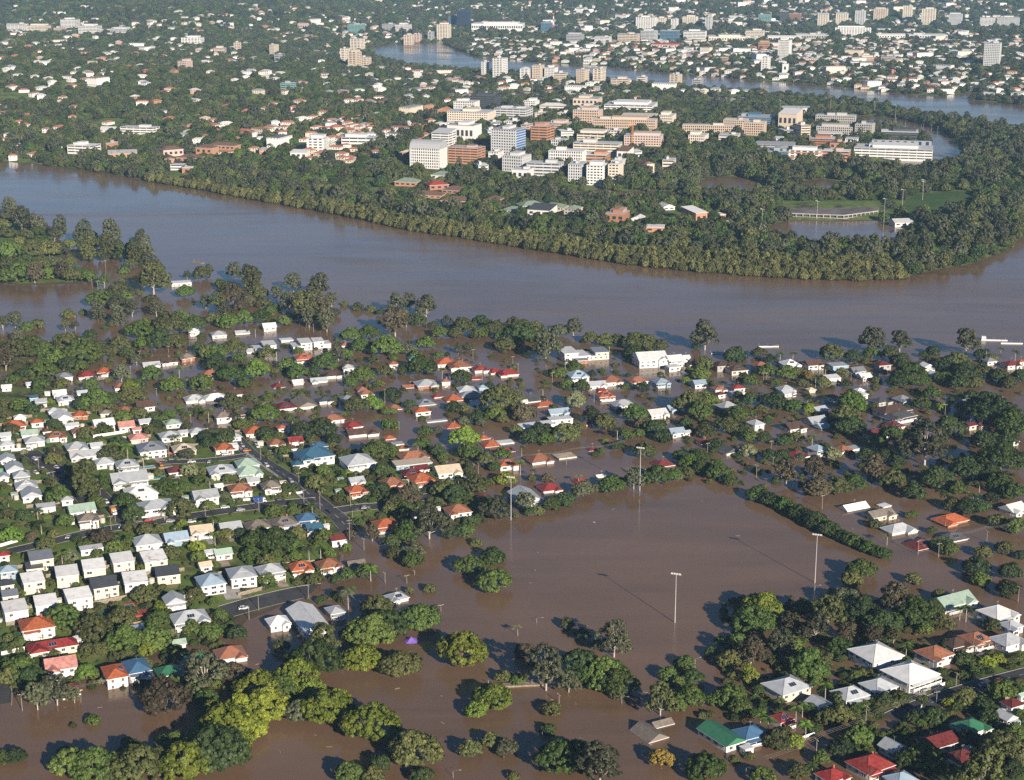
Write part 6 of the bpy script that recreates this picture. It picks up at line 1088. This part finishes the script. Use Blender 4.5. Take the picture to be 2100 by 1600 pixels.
# ------------------------------------------------------------------ poles, lights, cars and the rest
def utility_mesh():
    b = MB(); b.tube([(0, 0, -1.5), (0, 0, 10)], [.17, .12], 8); p = b.mesh('pole', [M['pole']], True)
    c = MB(); c.box(-1.25, 1.25, -.07, .07, 9.3, 9.45); a = c.mesh('crossarm', [M['timber']])
    i = MB(); i.tube([(0, 0, 0), (0, 0, .22)], [.07, .05], 6); return p, a, i.mesh('insulator', [M['white']])
def build_poles():
    p, a, ins = utility_mesh(); g = random.Random(2)
    data = {'G': [(138, 780, 112), (322, 1120, 60), (1533, 225, 85), (1592, 160, 100), (860, 670, 75), (1740, 415, 45), (1900, 100, 90)], 'H': [(1172, 625, 45), (1340, 745, 60), (613, 175, 40)],
     'E': [(52, 925, 130), (140, 990, 70), (403, 1200, 50), (270, 1190, 65), (477, 640, 110), (57, 725, 100), (843, 525, 65), (1385, 465, 55), (815, 525, 60), (355, 245, 45), (268, 90, 90), (1555, 85, 75), (1733, 160, 60), (628, 385, 40), (450, 1145, 25)],
     'F': [(453, 550, 90), (857, 745, 90), (1447, 1020, 90), (1572, 1035, 90), (1870, 940, 75), (152, 410, 80), (555, 465, 45), (1612, 170, 80), (545, 375, 60), (1575, 65, 60)],
     'D': [(240, 495, 85), (330, 570, 60), (618, 655, 50), (710, 810, 100), (685, 865, 90), (1970, 750, 120), (1870, 695, 80), (1595, 765, 100), (1265, 800, 80), (1605, 430, 80), (1485, 355, 90), (1040, 410, 75), (1328, 420, 55), (1175, 205, 50), (965, 40, 45), (1840, 580, 60), (585, 1030, 60), (604, 1040, 70)],
     'A': [(655, 520, 120), (805, 1135, 75), (885, 1190, 60), (568, 575, 55), (603, 585, 55), (860, 1010, 50), (1037, 970, 35), (420, 1080, 55), (1930, 850, 50), (2045, 1055, 50)], 'B': [(810, 1010, 60), (1055, 1045, 45), (1088, 1100, 60), (868, 1145, 55), (1298, 1165, 70), (670, 1175, 50)],
     'C': [(1035, 1150, 50), (1135, 1190, 40), (515, 1150, 50), (497, 1160, 60)], 'I': [(1560, 735, 75), (1125, 850, 110), (822, 1040, 80), (2062, 110, 100), (1680, 635, 90)]}
    for s, L in data.items():
        for zx, zy, zh in L:
            px, py = sp(s, zx, zy); x, y, z = hit(px, py); h = zh / 3 / scale_at(py, z) / .95; wet = ground(x, y) < 0
            e = empty('utility_pole', (x, y, z), R(g.choice((25, -65)) + g.uniform(-8, 8))); k = h / 10; e.rotation_euler[0] = R(g.uniform(-1.5, 1.5))
            inst('pole', p, e, scale=(1, 1, k)); inst('crossarm', a, e, loc=(0, -.15, 9.38 * (k - 1)))
            for u in (-1.1, -.45, .45, 1.1): inst('insulator', ins, e, loc=(u, -.15, 9.45 + 9.38 * (k - 1)))
            if h > 9: inst('crossarm', a, e, loc=(0, -.15, 9.38 * (k - 1) - 1.3))
            listed(e, 'timber power pole ' + ('standing in flood water' if wet else 'on dry ground'), px, py, 'power pole', 'power poles', s)
    # street lights with an outreach arm
    b = MB(); b.tube([(0, 0, -1), (0, 0, 7), (.5, 0, 7.9), (2.2, 0, 8.1)], [.09, .07, .05, .04], 6); sl = b.mesh('light_column', [M['steel']], True); b = MB(); b.box(2.1, 2.9, -.14, .14, 8.03, 8.16); sh = b.mesh('lamp_head', [M['lamp']])
    for s, zx, zy, zh in (('H', 1725, 735, 50), ('H', 1236, 960, 50), ('H', 1865, 1045, 35), ('H', 688, 1195, 45), ('I', 75, 525, 60), ('I', 492, 330, 60), ('I', 388, 1200, 70), ('E', 70, 805, 60), ('I', 810, 85, 70), ('H', 1202, 235, 30)):
        px, py = sp(s, zx, zy); x, y, z = hit(px, py); k = zh / 3 / scale_at(py, z) / .95 / 8.1; e = empty('street_light', (x, y, z), R(g.uniform(-30, 30))); e.scale = (1, 1, k); inst('light_column', sl, e); inst('lamp_head', sh, e)
        listed(e, 'steel street light with curved arm', px, py, 'street light', 'street lights', s)
    # oval floodlights
    def flood(px, py, hpx, look, small=False):
        x, y, z = hit(px, py); h = hpx / scale_at(py, z) / .955; e = empty('floodlight_mast', (x, y, z), R(-20)); b = MB(); b.tube([(0, 0, -2), (0, 0, h)], [.24 if not small else .17, .12], 8); b.build('mast', M['steel'], e)
        b = MB(); b.box(-2.2, 2.2, -.12, .12, h - .25, h); b.build('headframe', M['steel'], e); b = MB(); b.box(-.42, .42, -.35, .1, -.35, .35); me = b.mesh('lamp', [M['lamp']])
        for k in range(4 if not small else 2): inst('lamp', me, e, loc=(-1.65 + k * 1.1, -.35, h + .2), rot=(R(-35), 0, 0))
        return listed(e, look, px, py, 'floodlight', 'floodlight masts', None)
    flood(1384, 1280, 102, 'tall steel floodlight in the open water of the flooded oval'); flood(1671, 1197, 100, 'tall steel floodlight beside the dark hedge row of the oval'); flood(1048, 1070, 88, 'tall steel floodlight before the pale grey gabled house on the oval'); flood(1312, 1009, 88, 'tall steel floodlight before the dark trees at the back of the oval')
    for i, (s, zx, zy, zh) in enumerate((('c', 908, 705, 105), ('c', 598, 705, 80), ('c', 1180, 705, 72), ('c', 1308, 738, 82), ('b', 965, 602, 85), ('b', 1175, 592, 75), ('C', 487, 195, 100), ('C', 825, 165, 110), ('C', 1350, 85, 110), ('C', 1475, 40, 110), ('C', 1237, 175, 140), ('c', 268, 655, 45), ('c', 374, 650, 45), ('c', 1478, 1190, 70), ('C', 280, 225, 60))):
        px, py = sp(s, zx, zy); flood(px, py, zh / 3, f'{("first", "second", "third", "fourth", "fifth", "sixth", "seventh", "eighth", "ninth", "tenth", "eleventh", "twelfth", "thirteenth", "fourteenth", "fifteenth")[sorted(range(15), key=lambda q: 0).index(i)]} thin light mast across the river, campus side' , True)
    b = MB(); b.tube([(0, 0, -2), (0, 0, 9)], [.12, .08], 6); lm = b.mesh('column', [M['steel']], True); b = MB(); b.box(-.9, .9, -.15, .15, 9, 9.15); lh = b.mesh('lamp_head', [M['lamp']])
    for k in range(26):
        zx, zy = g.uniform(1240, 1800), g.uniform(735, 840)
        if zy < 640 + (zx - 1240) * .2: continue
        px, py = sp('c', zx, zy); x, y, z = hit(px, py); 
        e = empty('car_park_light', (x, y, z), g.uniform(0, 3)); inst('column', lm, e); inst('lamp_head', lh, e); listed(e, 'twin-headed light column in the flooded campus car park', px, py, 'light column', 'car park light columns', None)
def car_meshes():
    W_, out = .86, []
    b = MB(); prof = [(-2.15, .35), (2.15, .35), (2.2, .72), (1.25, .92), (-1.9, .95), (-2.2, .8)]
    b.hull([(x, -W_, z) for x, z in prof], [(x, W_, z) for x, z in prof]); body = b.mesh('body', [M['carpaint']])
    b = MB(); lo, hi = [(-1.85, -.8), (.95, -.8), (.95, .8), (-1.85, .8)], [(-1.45, -.66), (.25, -.66), (.25, .66), (-1.45, .66)]
    b.hull([(x, y, .94) for x, y in lo], [(x, y, 1.44) for x, y in hi]); glass = b.mesh('windows', [M['glass']]); b = MB(); b.box(-1.5, .3, -.69, .69, 1.441, 1.49); roof = b.mesh('roof', [M['carpaint']])
    b = MB(); b.tube([(0, -.11, 0), (0, .11, 0)], [.33, .33], 10); b.face([(.33 * math.cos(t * .628), -.11, .33 * math.sin(t * .628)) for t in range(10)]); return body, glass, roof, b.mesh('wheel', [M['black']])
CARC = {'w': ((.75, .75, .74), 'white'), 's': ((.42, .43, .45), 'silver'), 'd': ((.03, .035, .04), 'dark'), 'r': ((.42, .03, .03), 'red'), 'b': ((.03, .07, .22), 'blue'), 'o': ((.65, .25, .03), 'orange'), 't': ((.03, .10, .12), 'dark teal')}
def build_cars():
    body, glass, roof, wheel = car_meshes()
    for s, zx, zy, c, rot in (('D', 285, 425, 's', -50), ('D', 215, 440, 'w', -50), ('D', 268, 502, 'w', -50), ('D', 287, 517, 'w', -50), ('D', 350, 488, 'w', -50), ('D', 366, 506, 'b', -50), ('D', 590, 615, 'r', -55), ('D', 1385, 738, 'w', 20), ('D', 1725, 688, 'd', 20), ('D', 1390, 412, 'w', 20), ('D', 1575, 337, 'w', -62), ('D', 1582, 358, 'w', -62), ('D', 1665, 396, 's', -62),
            ('D', 1692, 418, 'd', -62), ('D', 1732, 442, 't', -62), ('D', 1490, 350, 's', -62), ('D', 990, 470, 'o', -65), ('D', 1045, 405, 'r', 20), ('D', 1062, 440, 'd', 20), ('D', 915, 815, 'r', 20), ('D', 1178, 818, 'w', 20), ('D', 182, 378, 'w', 10), ('D', 1522, 380, 'o', 10), ('D', 222, 525, 'w', -50), ('G', 910, 598, 's', 30), ('I', 1465, 655, 'd', 20), ('I', 1485, 665, 's', 20), ('D', 1310, 690, 'd', 20), ('D', 1480, 745, 's', 20), ('D', 1050, 822, 's', 18), ('D', 760, 862, 'w', 15), ('D', 640, 872, 'd', 15), ('D', 430, 918, 's', 15), ('D', 250, 958, 'w', 15), ('D', 1640, 470, 'w', -62), ('D', 1790, 575, 's', -62), ('D', 1300, 452, 's', 15), ('D', 1180, 458, 'w', 15), ('D', 395, 545, 's', -50), ('D', 460, 620, 'w', -50), ('D', 655, 700, 'w', -60), ('D', 2030, 760, 'd', -58), ('I', 1700, 690, 'w', 30), ('I', 1850, 640, 's', 30), ('I', 1950, 600, 'r', 30), ('G', 1500, 160, 'w', 18), ('E', 150, 738, 's', 10)):
        px, py = sp(s, zx, zy); x, y, z = hit(px, py); e = empty('parked_car', (x, y, z + .17 if ground(x, y) > 0 else .0), R(rot)); col = (*CARC[c][0], 1)
        inst('body', body, e).color = col; inst('windows', glass, e); inst('roof', roof, e).color = col
        for u in (-1.35, 1.35):
            for v in (-.78, .78): inst('wheel', wheel, e, loc=(u, v, .33))
        listed(e, f'{CARC[c][1]} car parked on the dry streets' if s == 'D' else f'{CARC[c][1]} car beside house at flood edge', px, py, 'car', 'parked cars', s if s != 'D' else None)
    for zx, zy, c, rot, look in ((1600, 697, 'b', 18, 'blue box truck parked on the cross street'), (697, 765, 'o', -60, 'orange truck parked on the short side street')):
        px, py = sp('D', zx, zy); x, y, z = hit(px, py); e = empty('parked_truck', (x, y, z + .17), R(rot)); col = (*CARC[c][0], 1)
        b = MB(); b.box(-3.2, 1.3, -1.15, 1.15, .85, 3.1); b.box(-3.2, 1.3, -1.0, 1.0, .55, .849); b.build('cargo_box', M['carpaint'], e).color = col
        b = MB(); b.hull([(1.4, -1.0, .5), (3.2, -1.0, .5), (3.2, 1.0, .5), (1.4, 1.0, .5)], [(1.4, -.95, 2.3), (2.7, -.95, 2.3), (2.7, .95, 2.3), (1.4, .95, 2.3)]); b.build('cab', M['white'], e); b = MB(); b.box(1.9, 2.95, -1.005, 1.005, 1.4, 2.0); b.build('windscreen', M['glass'], e)
        for u in (-2.2, 2.3):
            for v in (-.95, .95): inst('wheel', wheel, e, loc=(u, v, .42), scale=(1.3, 1.3, 1.3))
        listed(e, look, px, py, 'truck', 'parked trucks', None)
def yards():
    """drives, sheds, tanks and back fences of the dry lots"""
    g = random.Random(14); n = 0
    shed_w = MB(); shed_w.box(-1.6, 1.6, -1.3, 1.3, -.5, 2.1); sw = shed_w.mesh('wall', [M['wall']]); sr = MB(); roof_solid(sr, -1.8, 1.8, -1.5, 1.5, 2.1, .35, 'g', .08); srm = sr.mesh('roof', [M['metal_roof'], M['trim'], M['wall']]); sd = MB(); sd.box(-.45, .45, -1.36, -1.302, 0, 1.9); sdm = sd.mesh('door', [M['steel']])
    tk = MB(); tk.tube([(0, 0, -.4), (0, 0, 2.1)], [1.3, 1.3], 16); tkm = tk.mesh('tank_body', [M['wall']]); tl = MB(); tl.tube([(0, 0, 2.1), (0, 0, 2.35), (0, 0, 2.5)], [1.34, .8, .2], 16); tlm = tl.mesh('lid', [M['wall']])
    pm = MB(); pm.box(-.06, .06, -.06, .06, -.8, 1.75); pm = pm.mesh('post', [M['timber']]); pl = MB(); pl.box(.07, 2.33, -.03, .03, -.5, 1.6); pl = pl.mesh('paling_panel', [M['timber']])
    def free(x, y, r, me): return ground(x, y) > .4 and all((x - a) ** 2 + (y - b) ** 2 > (r + c * .9) ** 2 for k, (a, b, c) in enumerate(FOOT[:n_h]) if k != me) and all(np.min(np.hypot(S[:, 0] - x, S[:, 1] - y)) > w / 2 + r for S, w in ROADS)
    n_h = len(HOUSE_SPOTS)
    for k, (x, y, th, L, B, s) in enumerate(HOUSE_SPOTS):
        if ground(x, y) < .6 or L < 7: continue
        c, d = math.cos(th), math.sin(th); px, py = project(x, y, float(ground(x, y)))
        def loc(u, v): return x + c * u - d * v, y + d * u + c * v
        if g.random() < .62:                                              # paved drive to the front
            u = g.uniform(-.3, .3) * L; b = MB(); w = g.uniform(1.4, 2.4); rows = [loc(u + e, v) for v in (-B / 2 - .2, -B / 2 - 3.5, -B / 2 - 7) for e in (-w, w)]; q = [(a, e, float(ground(a, e)) + .09) for a, e in rows]
            if all(p[2] > .3 for p in q) and free(*loc(u, -B / 2 - 5), 1.5, k):
                b.face([q[2], q[3], q[1], q[0]]); b.face([q[4], q[5], q[3], q[2]]); o = b.build('driveway', M['concrete' if g.random() < .65 else 'drive']); o['kind'] = 'structure'; o['label'] = 'short paved driveway in front of a dry house'
        if g.random() < .34:
            p = loc(g.choice((-1, 1)) * (L / 2 + 2.6), B / 2 + g.uniform(-1, 2))
            if free(*p, 2.0, k):
                e = empty('garden_shed', (*p, float(ground(*p))), th); col = g.choice(((.55, .56, .55), (.30, .38, .32), (.62, .58, .48), (.70, .70, .68))); inst('wall', sw, e).color = (*col, 1); inst('roof', srm, e).color = (*(np.array(col) * .9), 1); inst('door', sdm, e); listed(e, 'small garden shed on dry lot', px, py, 'shed', 'garden sheds', s)
        if g.random() < .14:
            p = loc(g.choice((-1, 1)) * (L / 2 + 2.0), g.uniform(-.3, .3) * B)
            if free(*p, 1.4, k):
                e = empty('water_tank', (*p, float(ground(*p))), 0); col = g.choice(((.16, .30, .22), (.55, .52, .44), (.50, .52, .52))); inst('tank_body', tkm, e).color = (*col, 1); inst('lid', tlm, e).color = (*col, 1); listed(e, 'rainwater tank beside dry house', px, py, 'water tank', 'rainwater tanks', s)
        if g.random() < .42:                                              # back fence
            m_ = int((L + 8) / 2.4); v = B / 2 + g.uniform(3.5, 6); u0 = -m_ * 1.2; mid = loc(0, v)
            if ground(*mid) > .5 and all((mid[0] - a) ** 2 + (mid[1] - b_) ** 2 > (r * .75 + 3) ** 2 for a, b_, r in FOOT[:n_h]):
                o0 = loc(u0, v); e = empty('back_fence', (*o0, float(ground(*o0))), th)
                for i in range(m_ + 1):
                    q = loc(u0 + 2.4 * i, v); dz = float(surface(*q)) - e.location[2]; inst('post', pm, e, loc=(2.4 * i, 0, dz))
                    if i < m_: inst('paling_panel', pl, e, loc=(2.4 * i, 0, dz))
                listed(e, 'paling fence behind dry house', px, py, 'fence', 'back fences', s)
def build_sundries():
    g = random.Random(6)
    def fence(s, p0, p1, h, mt, look, cat='fence'):
        a, b_ = hit(*sp(s, *p0)), hit(*sp(s, *p1)); v = np.array(b_[:2]) - np.array(a[:2]); ln = np.linalg.norm(v); n = max(1, int(ln / 2.5)); e = empty('garden_fence' if cat == 'fence' else 'garden_wall', a, math.atan2(v[1], v[0])); m_ = MB(); m_.box(-.08, .08, -.08, .08, -1, h + .12); pm = m_.mesh('post', [M[mt]]); m_ = MB(); m_.box(.09, ln / n - .09, -.04, .04, -.6, h); pl = m_.mesh('panel', [M[mt]])
        for k in range(n + 1):
            q = np.array(a[:2]) + v * k / n; dz = float(surface(*q)) - a[2]; inst('post', pm, e, loc=(ln * k / n, 0, dz))
            if k < n: inst('panel', pl, e, loc=(ln * k / n, 0, dz))
        listed(e, look, *sp(s, (p0[0] + p1[0]) / 2, (p0[1] + p1[1]) / 2), cat, 'fences and walls', None)
    fence('G', (470, 155), (800, 85), 1.9, 'timber', 'weathered timber fence above the red tennis court'); fence('G', (10, 435), (185, 402), 1.5, 'white', 'white rendered wall beside the long red roof', 'wall'); fence('G', (1465, 75), (1645, 35), 1.6, 'timber', 'timber fence on the street by the flood edge')
    fence('I', (735, 952), (815, 922), 1.0, 'white', 'white wall standing in flood beside palms', 'wall'); fence('I', (1570, 632), (1640, 608), 1.2, 'white', 'white wall at the concrete forecourt', 'wall'); fence('I', (1065, 832), (1200, 785), .9, 'white', 'white picket fence along the flooded street'); fence('D', (1670, 668), (1860, 648), 1.1, 'white', 'pale fence around the corner lawn'); fence('D', (575, 300), (770, 268), 1.6, 'white', 'white wall below the twin-gabled white house', 'wall')
    fence('D', (70, 380), (200, 372), 1.4, 'white', 'white fence at the end of the car-lined street'); fence('D', (0, 975), (110, 945), 1.5, 'white', 'white curved garden wall beside brick drive', 'wall'); fence('D', (800, 800), (930, 795), 1.2, 'white', 'low pale fence on the cross street'); fence('D', (1440, 700), (1630, 672), 1.1, 'white', 'white front fence behind the blue truck'); fence('I', (1440, 800), (1470, 770), 1, 'white', 'short white fence at the street bend'); fence('I', (2045, 475), (2100, 455), 1.4, 'timber', 'timber fence at the upper street verge')
    def pool(s, zx, zy, w, d, look):
        x, y, z = hit(*sp(s, zx, zy)); e = empty('swimming_pool', (x, y, z), R(22)); b = MB(); b.box(-w / 2 - .8, w / 2 + .8, -d / 2 - .8, -d / 2, -.8, .35); b.box(-w / 2 - .8, w / 2 + .8, d / 2, d / 2 + .8, -.8, .35); b.box(-w / 2 - .8, -w / 2, -d / 2, d / 2, -.8, .35); b.box(w / 2, w / 2 + .8, -d / 2, d / 2, -.8, .35); b.build('coping', M['concrete'], e); b = MB(); b.box(-w / 2, w / 2, -d / 2, d / 2, -.5, .22); b.build('water', M['poolw'], e); listed(e, look, *sp(s, zx, zy), 'pool', 'swimming pools', None)
    pool('D', 955, 545, 9, 4.5, 'turquoise pool below the big light grey house'); pool('D', 898, 486, 8, 3, 'turquoise lap pool between grey roofs'); pool('E', 705, 556, 10, 4.5, 'pool beside the cream gabled house')
    # tennis court
    x, y, z = hit(*sp('G', 660, 175)); e = empty('tennis_court', (x, y, z), R(24)); b = MB(); b.box(-17, 17, -8, 8, -1.2, .25); b.build('surround', M['courtred'], e); b = MB(); b.box(-12, 12, -5.5, 5.5, .1, .262); b.build('playing_surface', M['court'], e)
    for u in (-12, 12, 0): b = MB(); b.box(u - .06, u + .06, -5.5, 5.5, .2, .275); b.build('court_line', M['white'], e)
    for v in (-5.5, 5.5): b = MB(); b.box(-12, 12, v - .06, v + .06, .2, .277); b.build('court_line', M['white'], e)
    listed(e, 'red tennis court behind a timber fence', *sp('G', 660, 175), 'tennis court', 'courts', None)
    # purple shade sail over a drowned playground
    x, y, z = hit(*sp('H', 430, 350)); e = empty('shade_sail', (x, y, 0), R(10)); b = MB(); n = 10
    def P(i, j):
        u, v = i / n * 2 - 1, j / n * 2 - 1; r = max(abs(u), abs(v)); k = 1 - .18 * (1 - abs(abs(u) - abs(v))) * r; return (u * 2.9 * k, v * 2.9 * k, 1.7 * (1 - r) ** 1.3 + .15)
    for i in range(n):
        for j in range(n): b.face([P(i, j), P(i + 1, j), P(i + 1, j + 1), P(i, j + 1)])
    b.build('canopy', M['purple'], e); b = MB(); b.tube([(0, 0, -2), (0, 0, 1.95)], [.1, .06], 6); b.build('mast', M['steel'], e); listed(e, 'purple peaked shade sail just above the flood', *sp('H', 430, 350), 'shade sail', 'shade sails', None)
    # pontoons, a drifting jetty, and a sunken roof edge built in pontoon form
    for s, zx, zy, ln, rot, look in (('C', 527, 934, 14, 4, 'white pontoon moored off the row of riverside palms'), ('C', 1915, 898, 18, -6, 'grey pontoon with cabin end out in the river'), ('C', 2022, 915, 15, -4, 'low grey pontoon at the far right of the river'), ('C', 220, 974, 11, 10, 'pontoon behind the tall forked gum'), ('A', 1215, 418, 14, -38, 'timber jetty adrift in the river'), ('H', 1065, 634, 22, 6, 'long flat roof edge barely above the flood')):
        x, y, z = hit(*sp(s, zx, zy)); e = empty('pontoon', (x, y, 0), R(rot)); b = MB(); b.box(-ln / 2, ln / 2, -1.6, 1.6, -.3, .45); b.build('deck', M['concrete' if s == 'C' else 'timber'], e); b = MB(); b.box(-ln / 2, ln / 2, -1.75, -1.6, -.2, .7); b.build('fender', M['white' if s == 'C' else 'timber'], e)
        for u in (-.45, .0, .45): b = MB(); b.tube([(u * ln, 1.8, -2), (u * ln, 1.8, 1.9)], [.15, .15], 6); b.build('mooring_pile', M['pole'], e)
        if zx == 1915: b = MB(); b.box(-ln / 2 + .3, -ln / 2 + 3.2, -1.4, 1.4, .46, 2.6); b.build('cabin', M['white'], e)
        listed(e, look, *sp(s, zx, zy), 'pontoon', 'river pontoons', None)
    # tower crane and lattice mast
    x, y, z = hit(*sp('b', 1790, 900)); f = y * _cp + CAM_H * _sp; h = 44 * f / FPX; e = empty('tower_crane', (x, y, z)); b = MB()
    for u in (-.8, .8):
        for v in (-.8, .8): b.box(u - .15, u + .15, v - .15, v + .15, 0, h)
    for k in range(int(h / 2)): b.box(-.8, .8, -.85, -.75, k * 2, k * 2 + .2); b.box(.75, .85, -.8, .8, k * 2, k * 2 + .2); b.tube([(-.8, -.8, k * 2), (.8, -.8, k * 2 + 2)], [.08, .08], 4)
    b.build('tower', M['orange'], e); b = MB(); b.box(-6, 3, -.5, .5, h, h + .8); b.build('jib', M['orange'], e); b = MB(); b.box(1.6, 3, -.7, .7, h - 1.4, h); b.build('counterweight', M['concrete'], e); listed(e, 'thin orange tower crane on the campus', *sp('b', 1790, 900), 'crane', 'cranes', None)
    x, y, z = hit(*sp('b', 1305, 185)); f = y * _cp + CAM_H * _sp; h = 33 * f / FPX; e = empty('lattice_mast', (x, y, z))
    for k in range(6): b = MB(); w0, w1 = 2.6 - .35 * k, 2.25 - .35 * k; b.hull([(-w0, -w0, h * k / 6), (w0, -w0, h * k / 6), (w0, w0, h * k / 6), (-w0, w0, h * k / 6)], [(-w1, -w1, h * (k + 1) / 6), (w1, -w1, h * (k + 1) / 6), (w1, w1, h * (k + 1) / 6), (-w1, w1, h * (k + 1) / 6)]); b.build('mast_section', M['red' if k % 2 else 'white'], e)
    listed(e, 'red and white broadcast mast in the far centre', *sp('b', 1305, 185), 'mast', 'masts', None)
    # multi-storey car park deck at the pond
    p = [sp('C', *q) for q in ((655, 150), (990, 158), (1200, 110), (1215, 60), (1000, 52), (900, 78), (655, 92))]; W_ = np.array([hit(*q)[:2] for q in p]); c = W_.mean(0); e = empty('car_park_deck', (*c, 0)); q = W_ - c
    for k in range(2):
        b = MB(); b.hull([(a[0], a[1], 1.2 + k * 3.2) for a in q], [(a[0], a[1], 2.2 + k * 3.2) for a in q], 0, 1); b.build('deck', [M['concrete'], M['deck']], e)
    b = MB(); b.hull([(a[0] * .96, a[1] * .96, -4) for a in q], [(a[0] * .96, a[1] * .96, 4.3) for a in q]); b.build('bay_shade_block', M['asphalt'], e)  # solid dark block, its colour standing in for shade between the decks
    for i in range(len(q)):
        a, d = q[i], q[(i + 1) % len(q)]
        for k in range(8): t = a + (d - a) * k / 8; b = MB(); b.box(t[0] - .4, t[0] + .4, t[1] - .4, t[1] + .4, -3, 4.4); b.build('column', M['concrete'], e)
    listed(e, 'two level concrete car park deck behind a flooded pond', *p[1], 'car park', 'car parks', None); FOOT.append((c[0], c[1], 32)); BUILT.append((c[0], c[1], 0, np.ptp(q[:, 0]), np.ptp(q[:, 1]), 5))
    # flotsam
    b = MB(); gg = np.random.default_rng(21); k = 0
    while k < 110:
        x, y, z = hit(gg.uniform(0, 2100), gg.uniform(720, 1600))
        if ground(x, y) > -.3: continue
        k += 1; a = gg.uniform(0, 3.14); c_, s_ = math.cos(a), math.sin(a); l_, w_ = gg.uniform(.2, 1.3), gg.uniform(.06, .3)
        q = [(x + c_ * u - s_ * v, y + s_ * u + c_ * v) for u, v in ((-l_, -w_), (l_, -w_), (l_, w_), (-l_, w_))]; b.hull([(*p_, -.1) for p_ in q], [(*p_, .1) for p_ in q], int(gg.random() < .1))
    tag(b.build('flotsam', [M['timber'], M['white']]), 'scattered floating boards and litter on the brown flood', None, kind='stuff')
    # overhead lines
    def wire(s, a, b_, look):
        A, B_ = hit(*sp(s, *a)), hit(*sp(s, *b_)); v = np.array(B_) - np.array(A); e = empty('power_line', A); 
        for o in (-.9, 0, .9):
            n = 16; nn = np.array([-v[1], v[0], 0]) / np.linalg.norm(v[:2]); pts = [tuple(v * k / n + nn * o + np.array([0, 0, 7.5 - 3.2 * (1 - (2 * ((k / n * 3) % 1) - 1) ** 2) * .35])) for k in range(n + 1)]; b = MB(); b.tube(pts, [.028] * (n + 1), 4); b.build('wire', M['pole'], e)
        listed(e, look, *sp(s, *a), 'power line', 'overhead power lines', None)
    wire('E', (830, 528), (1740, 395), 'overhead wires running along the flooded street behind the oval'); wire('F', (1447, 1020), (2050, 900), 'overhead wires past the dark red sunken roof'); wire('I', (500, 1190), (1560, 735), 'overhead wires along the flooded lower right street'); wire('G', (138, 780), (860, 670), 'overhead wires in front of the red and blue houses')
# ------------------------------------------------------------------ build
plant_all(); build_houses(); build_roads(); yards(); build_campus(); build_poles(); build_cars(); build_sundries()
HAZE = 5.3e-5
HOMES = far_houses(); far_woods(HOMES)

# ------------------------------------------------------------------ the morning haze
hb = MB(); hb.box(-6700, 6700, -1000, 12100, -4, 345); ho = hb.build("haze", [])
hm = bpy.data.materials.new('haze_air'); hm.use_nodes = True; hm.node_tree.nodes.remove(hm.node_tree.nodes['Principled BSDF']); pv = hm.node_tree.nodes.new('ShaderNodeVolumePrincipled')
pv.inputs['Color'].default_value = (.42, .70, 1.0, 1); pv.inputs['Density'].default_value = HAZE; pv.inputs['Anisotropy'].default_value = 0.0
hm.node_tree.links.new(pv.outputs[0], hm.node_tree.nodes['Material Output'].inputs['Volume']); ho.data.materials.append(hm); ho['kind'] = 'stuff'; ho['label'] = 'thin blue morning haze over the whole valley'

# ------------------------------------------------------------------ labels: the look, the place, and the rank among look-alikes there
ZONE = {'A': 'by the riverside park', 'B': 'by the mid riverbank', 'C': 'on the right riverbank', 'F': 'right of the oval', 'G': 'at lower left shore', 'H': 'below the flooded oval', 'I': 'in lower right streets'}
def zone_of(s, px):
    if s == 'D': return 'on the left streets' if px < 350 else 'near the dry crossroads'
    if s == 'E': return 'left of the oval' if px < 1020 else 'behind the flooded oval'
    return ZONE.get(s, '')
def nth(k): return f"{k}{'th' if 10 <= k % 100 <= 20 else {1: 'st', 2: 'nd', 3: 'rd'}.get(k % 10, 'th')}"
same = {}
for o, look, px, py, s in THINGS: same.setdefault((look + ' ' + zone_of(s, px)).strip(), []).append((px, o))
for text, rows in same.items():
    rows.sort(key=lambda r: r[0])
    for k, (px, o) in enumerate(rows): o['label'] = text if len(rows) == 1 else f'{text}, {nth(k + 1)} of {len(rows)} from left'
